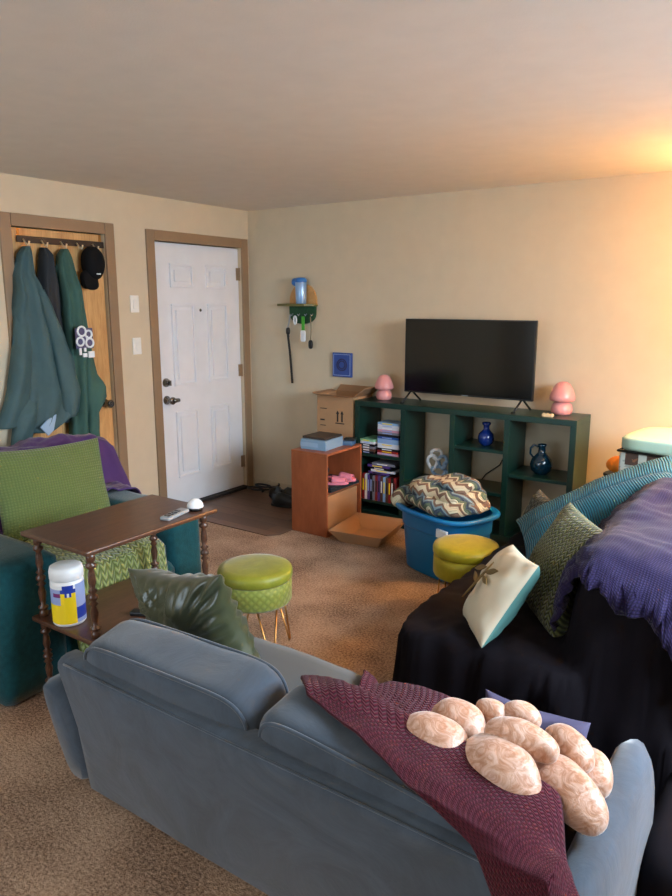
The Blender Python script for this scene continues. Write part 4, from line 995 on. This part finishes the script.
st = thing('plant_stand', 'slim black stand behind the turquoise pillow', 'stand', (3.16, -.30, 0))
bm = BM(); lathe(bm, [(.08,.60),(.09,.605),(.09,.615),(.08,.62)], 24); fin(bm, 'top_disc', m_black, st)
for k in range(3):
    a = 2*PI*k/3; bm = BM(); tube(bm, [(.07*math.cos(a), .07*math.sin(a), .60), (.13*math.cos(a), .13*math.sin(a), 0.004)], .008, 8); fin(bm, 'leg', m_black, st)
og = thing('plush_pumpkin', 'orange plush pumpkin beside the mint lidded hamper', 'plush', (3.16, -.30, .62))
bm = BM(); n = 48; rows = []
for j in range(1, 16):
    ph = PI*j/16; row = []
    for k in range(n):
        a = 2*PI*k/n; R_ = .078*math.sin(ph)*(1-.10*abs(math.cos(a*4))**3); row.append(bm.verts.new((R_*math.cos(a), R_*math.sin(a), .052-.052*math.cos(ph))))
    rows.append(row)
for A, B in zip(rows, rows[1:]):
    for k in range(n): bm.faces.new([A[k], A[(k+1)%n], B[(k+1)%n], B[k]]).smooth = True
bm.faces.new(rows[0]); bm.faces.new(rows[-1]); fin(bm, 'pumpkin_body', m_orange, og, smooth=True)
bm = BM(); tube(bm, [(0,0,.10),(.004,0,.12),(.012,0,.13)], [.009,.007,.005], 8); fin(bm, 'stem', m_coat3, og)

# floor lamp in the corner beyond the frame: it gives the warm glow
LX, LY, LZt = 4.02, -.45, 1.66
fl = thing('floor_lamp', 'floor lamp with a cream fabric shade by the back wall', 'lamp', (LX, LY, 0))
bm = BM(); lathe(bm, [(.13,0),(.13,.02),(.02,.03)], 28); fin(bm, 'base', m_black, fl)
bm = BM(); tube(bm, [(0,0,.02),(0,0,LZt-.05)], .011, 10); fin(bm, 'pole', m_black, fl)
t = NT('lamp_shade_fabric'); t.b.inputs['Base Color'].default_value = srgb(240,222,180); t.b.inputs['Transmission Weight'].default_value = 0
tl = t.node('ShaderNodeBsdfTranslucent'); tl.inputs[0].default_value = srgb(250,225,180); mx = t.node('ShaderNodeMixShader'); mx.inputs[0].default_value = .6
t.l.new(t.b.outputs[0], mx.inputs[1]); t.l.new(tl.outputs[0], mx.inputs[2]); t.l.new(mx.outputs[0], t.n['Material Output'].inputs[0])
bm = BM(); lathe(bm, [(.17,LZt-.12),(.12,LZt+.14)], 36, cap=False); o = fin(bm, 'lamp_shade', t.m, fl, smooth=True)
bl = bpy.data.lights.new('lamp_bulb_light', 'POINT'); bl.energy = 95; bl.color = (1, .56, .20); bl.shadow_soft_size = .05
o = bpy.data.objects.new('lamp_bulb_light', bl); C.objects.link(o); o.location = (LX, LY, LZt+.02)

cl = thing('added_ceiling_lamp', 'added round ceiling lamp, out of view, warming the room', 'lamp', (3.2, -5.4, H))  # unseen lamp, added for warm fill light
bm = BM(); lathe(bm, [(.17,-.02),(.17,0)], 32); fin(bm, 'mounting_plate', m_white, cl)
t = NT('frosted_glass'); em = t.b; em.inputs['Base Color'].default_value = (1,1,1,1); em.inputs['Emission Color'].default_value = (1,.78,.5,1); em.inputs['Emission Strength'].default_value = 34
bm = BM(); lathe(bm, [(.16,-.02),(.155,-.05),(.12,-.08),(.06,-.095),(.001,-.10)], 32, cap=False); fin(bm, 'glass_bowl', t.m, cl, smooth=True)


# black shape added to darken the floor by the wall, cream paper on top
bg = thing('dark_floor_shape', 'added black shape darkening the floor right of the slate blue loveseat', 'dark shape', (4.02, -2.78, 0))
bm = BM(); superel(bm, .175, .27, .17, 6, 12, Matrix.Translation((0,0,.17)), .012, 7, 3); fin(bm, 'dark_shape_body', m_darkcover, bg, smooth=True)
bm = BM(); tube(bm, [(-.06+.12*k/10, -.0, .34+.05*math.sin(PI*k/10)) for k in range(11)], .01, 8); fin(bm, 'handle', m_black, bg)
bm = BM(); extr(bm, [(-.05,-.07),(.07,-.06),(.06,.05),(-.02,.08),(-.06,.03)], 2, 0, .05); o = fin(bm, 'paper_bag', mat('cream_paper', srgb(200,178,140), .8), None, bevel=.004)
o.location = (3.93, -2.60, .35); o.rotation_euler = (.5, -.2, .3); tag(o, 'folded cream paper bag lying on the added black shape', 'paper bag')
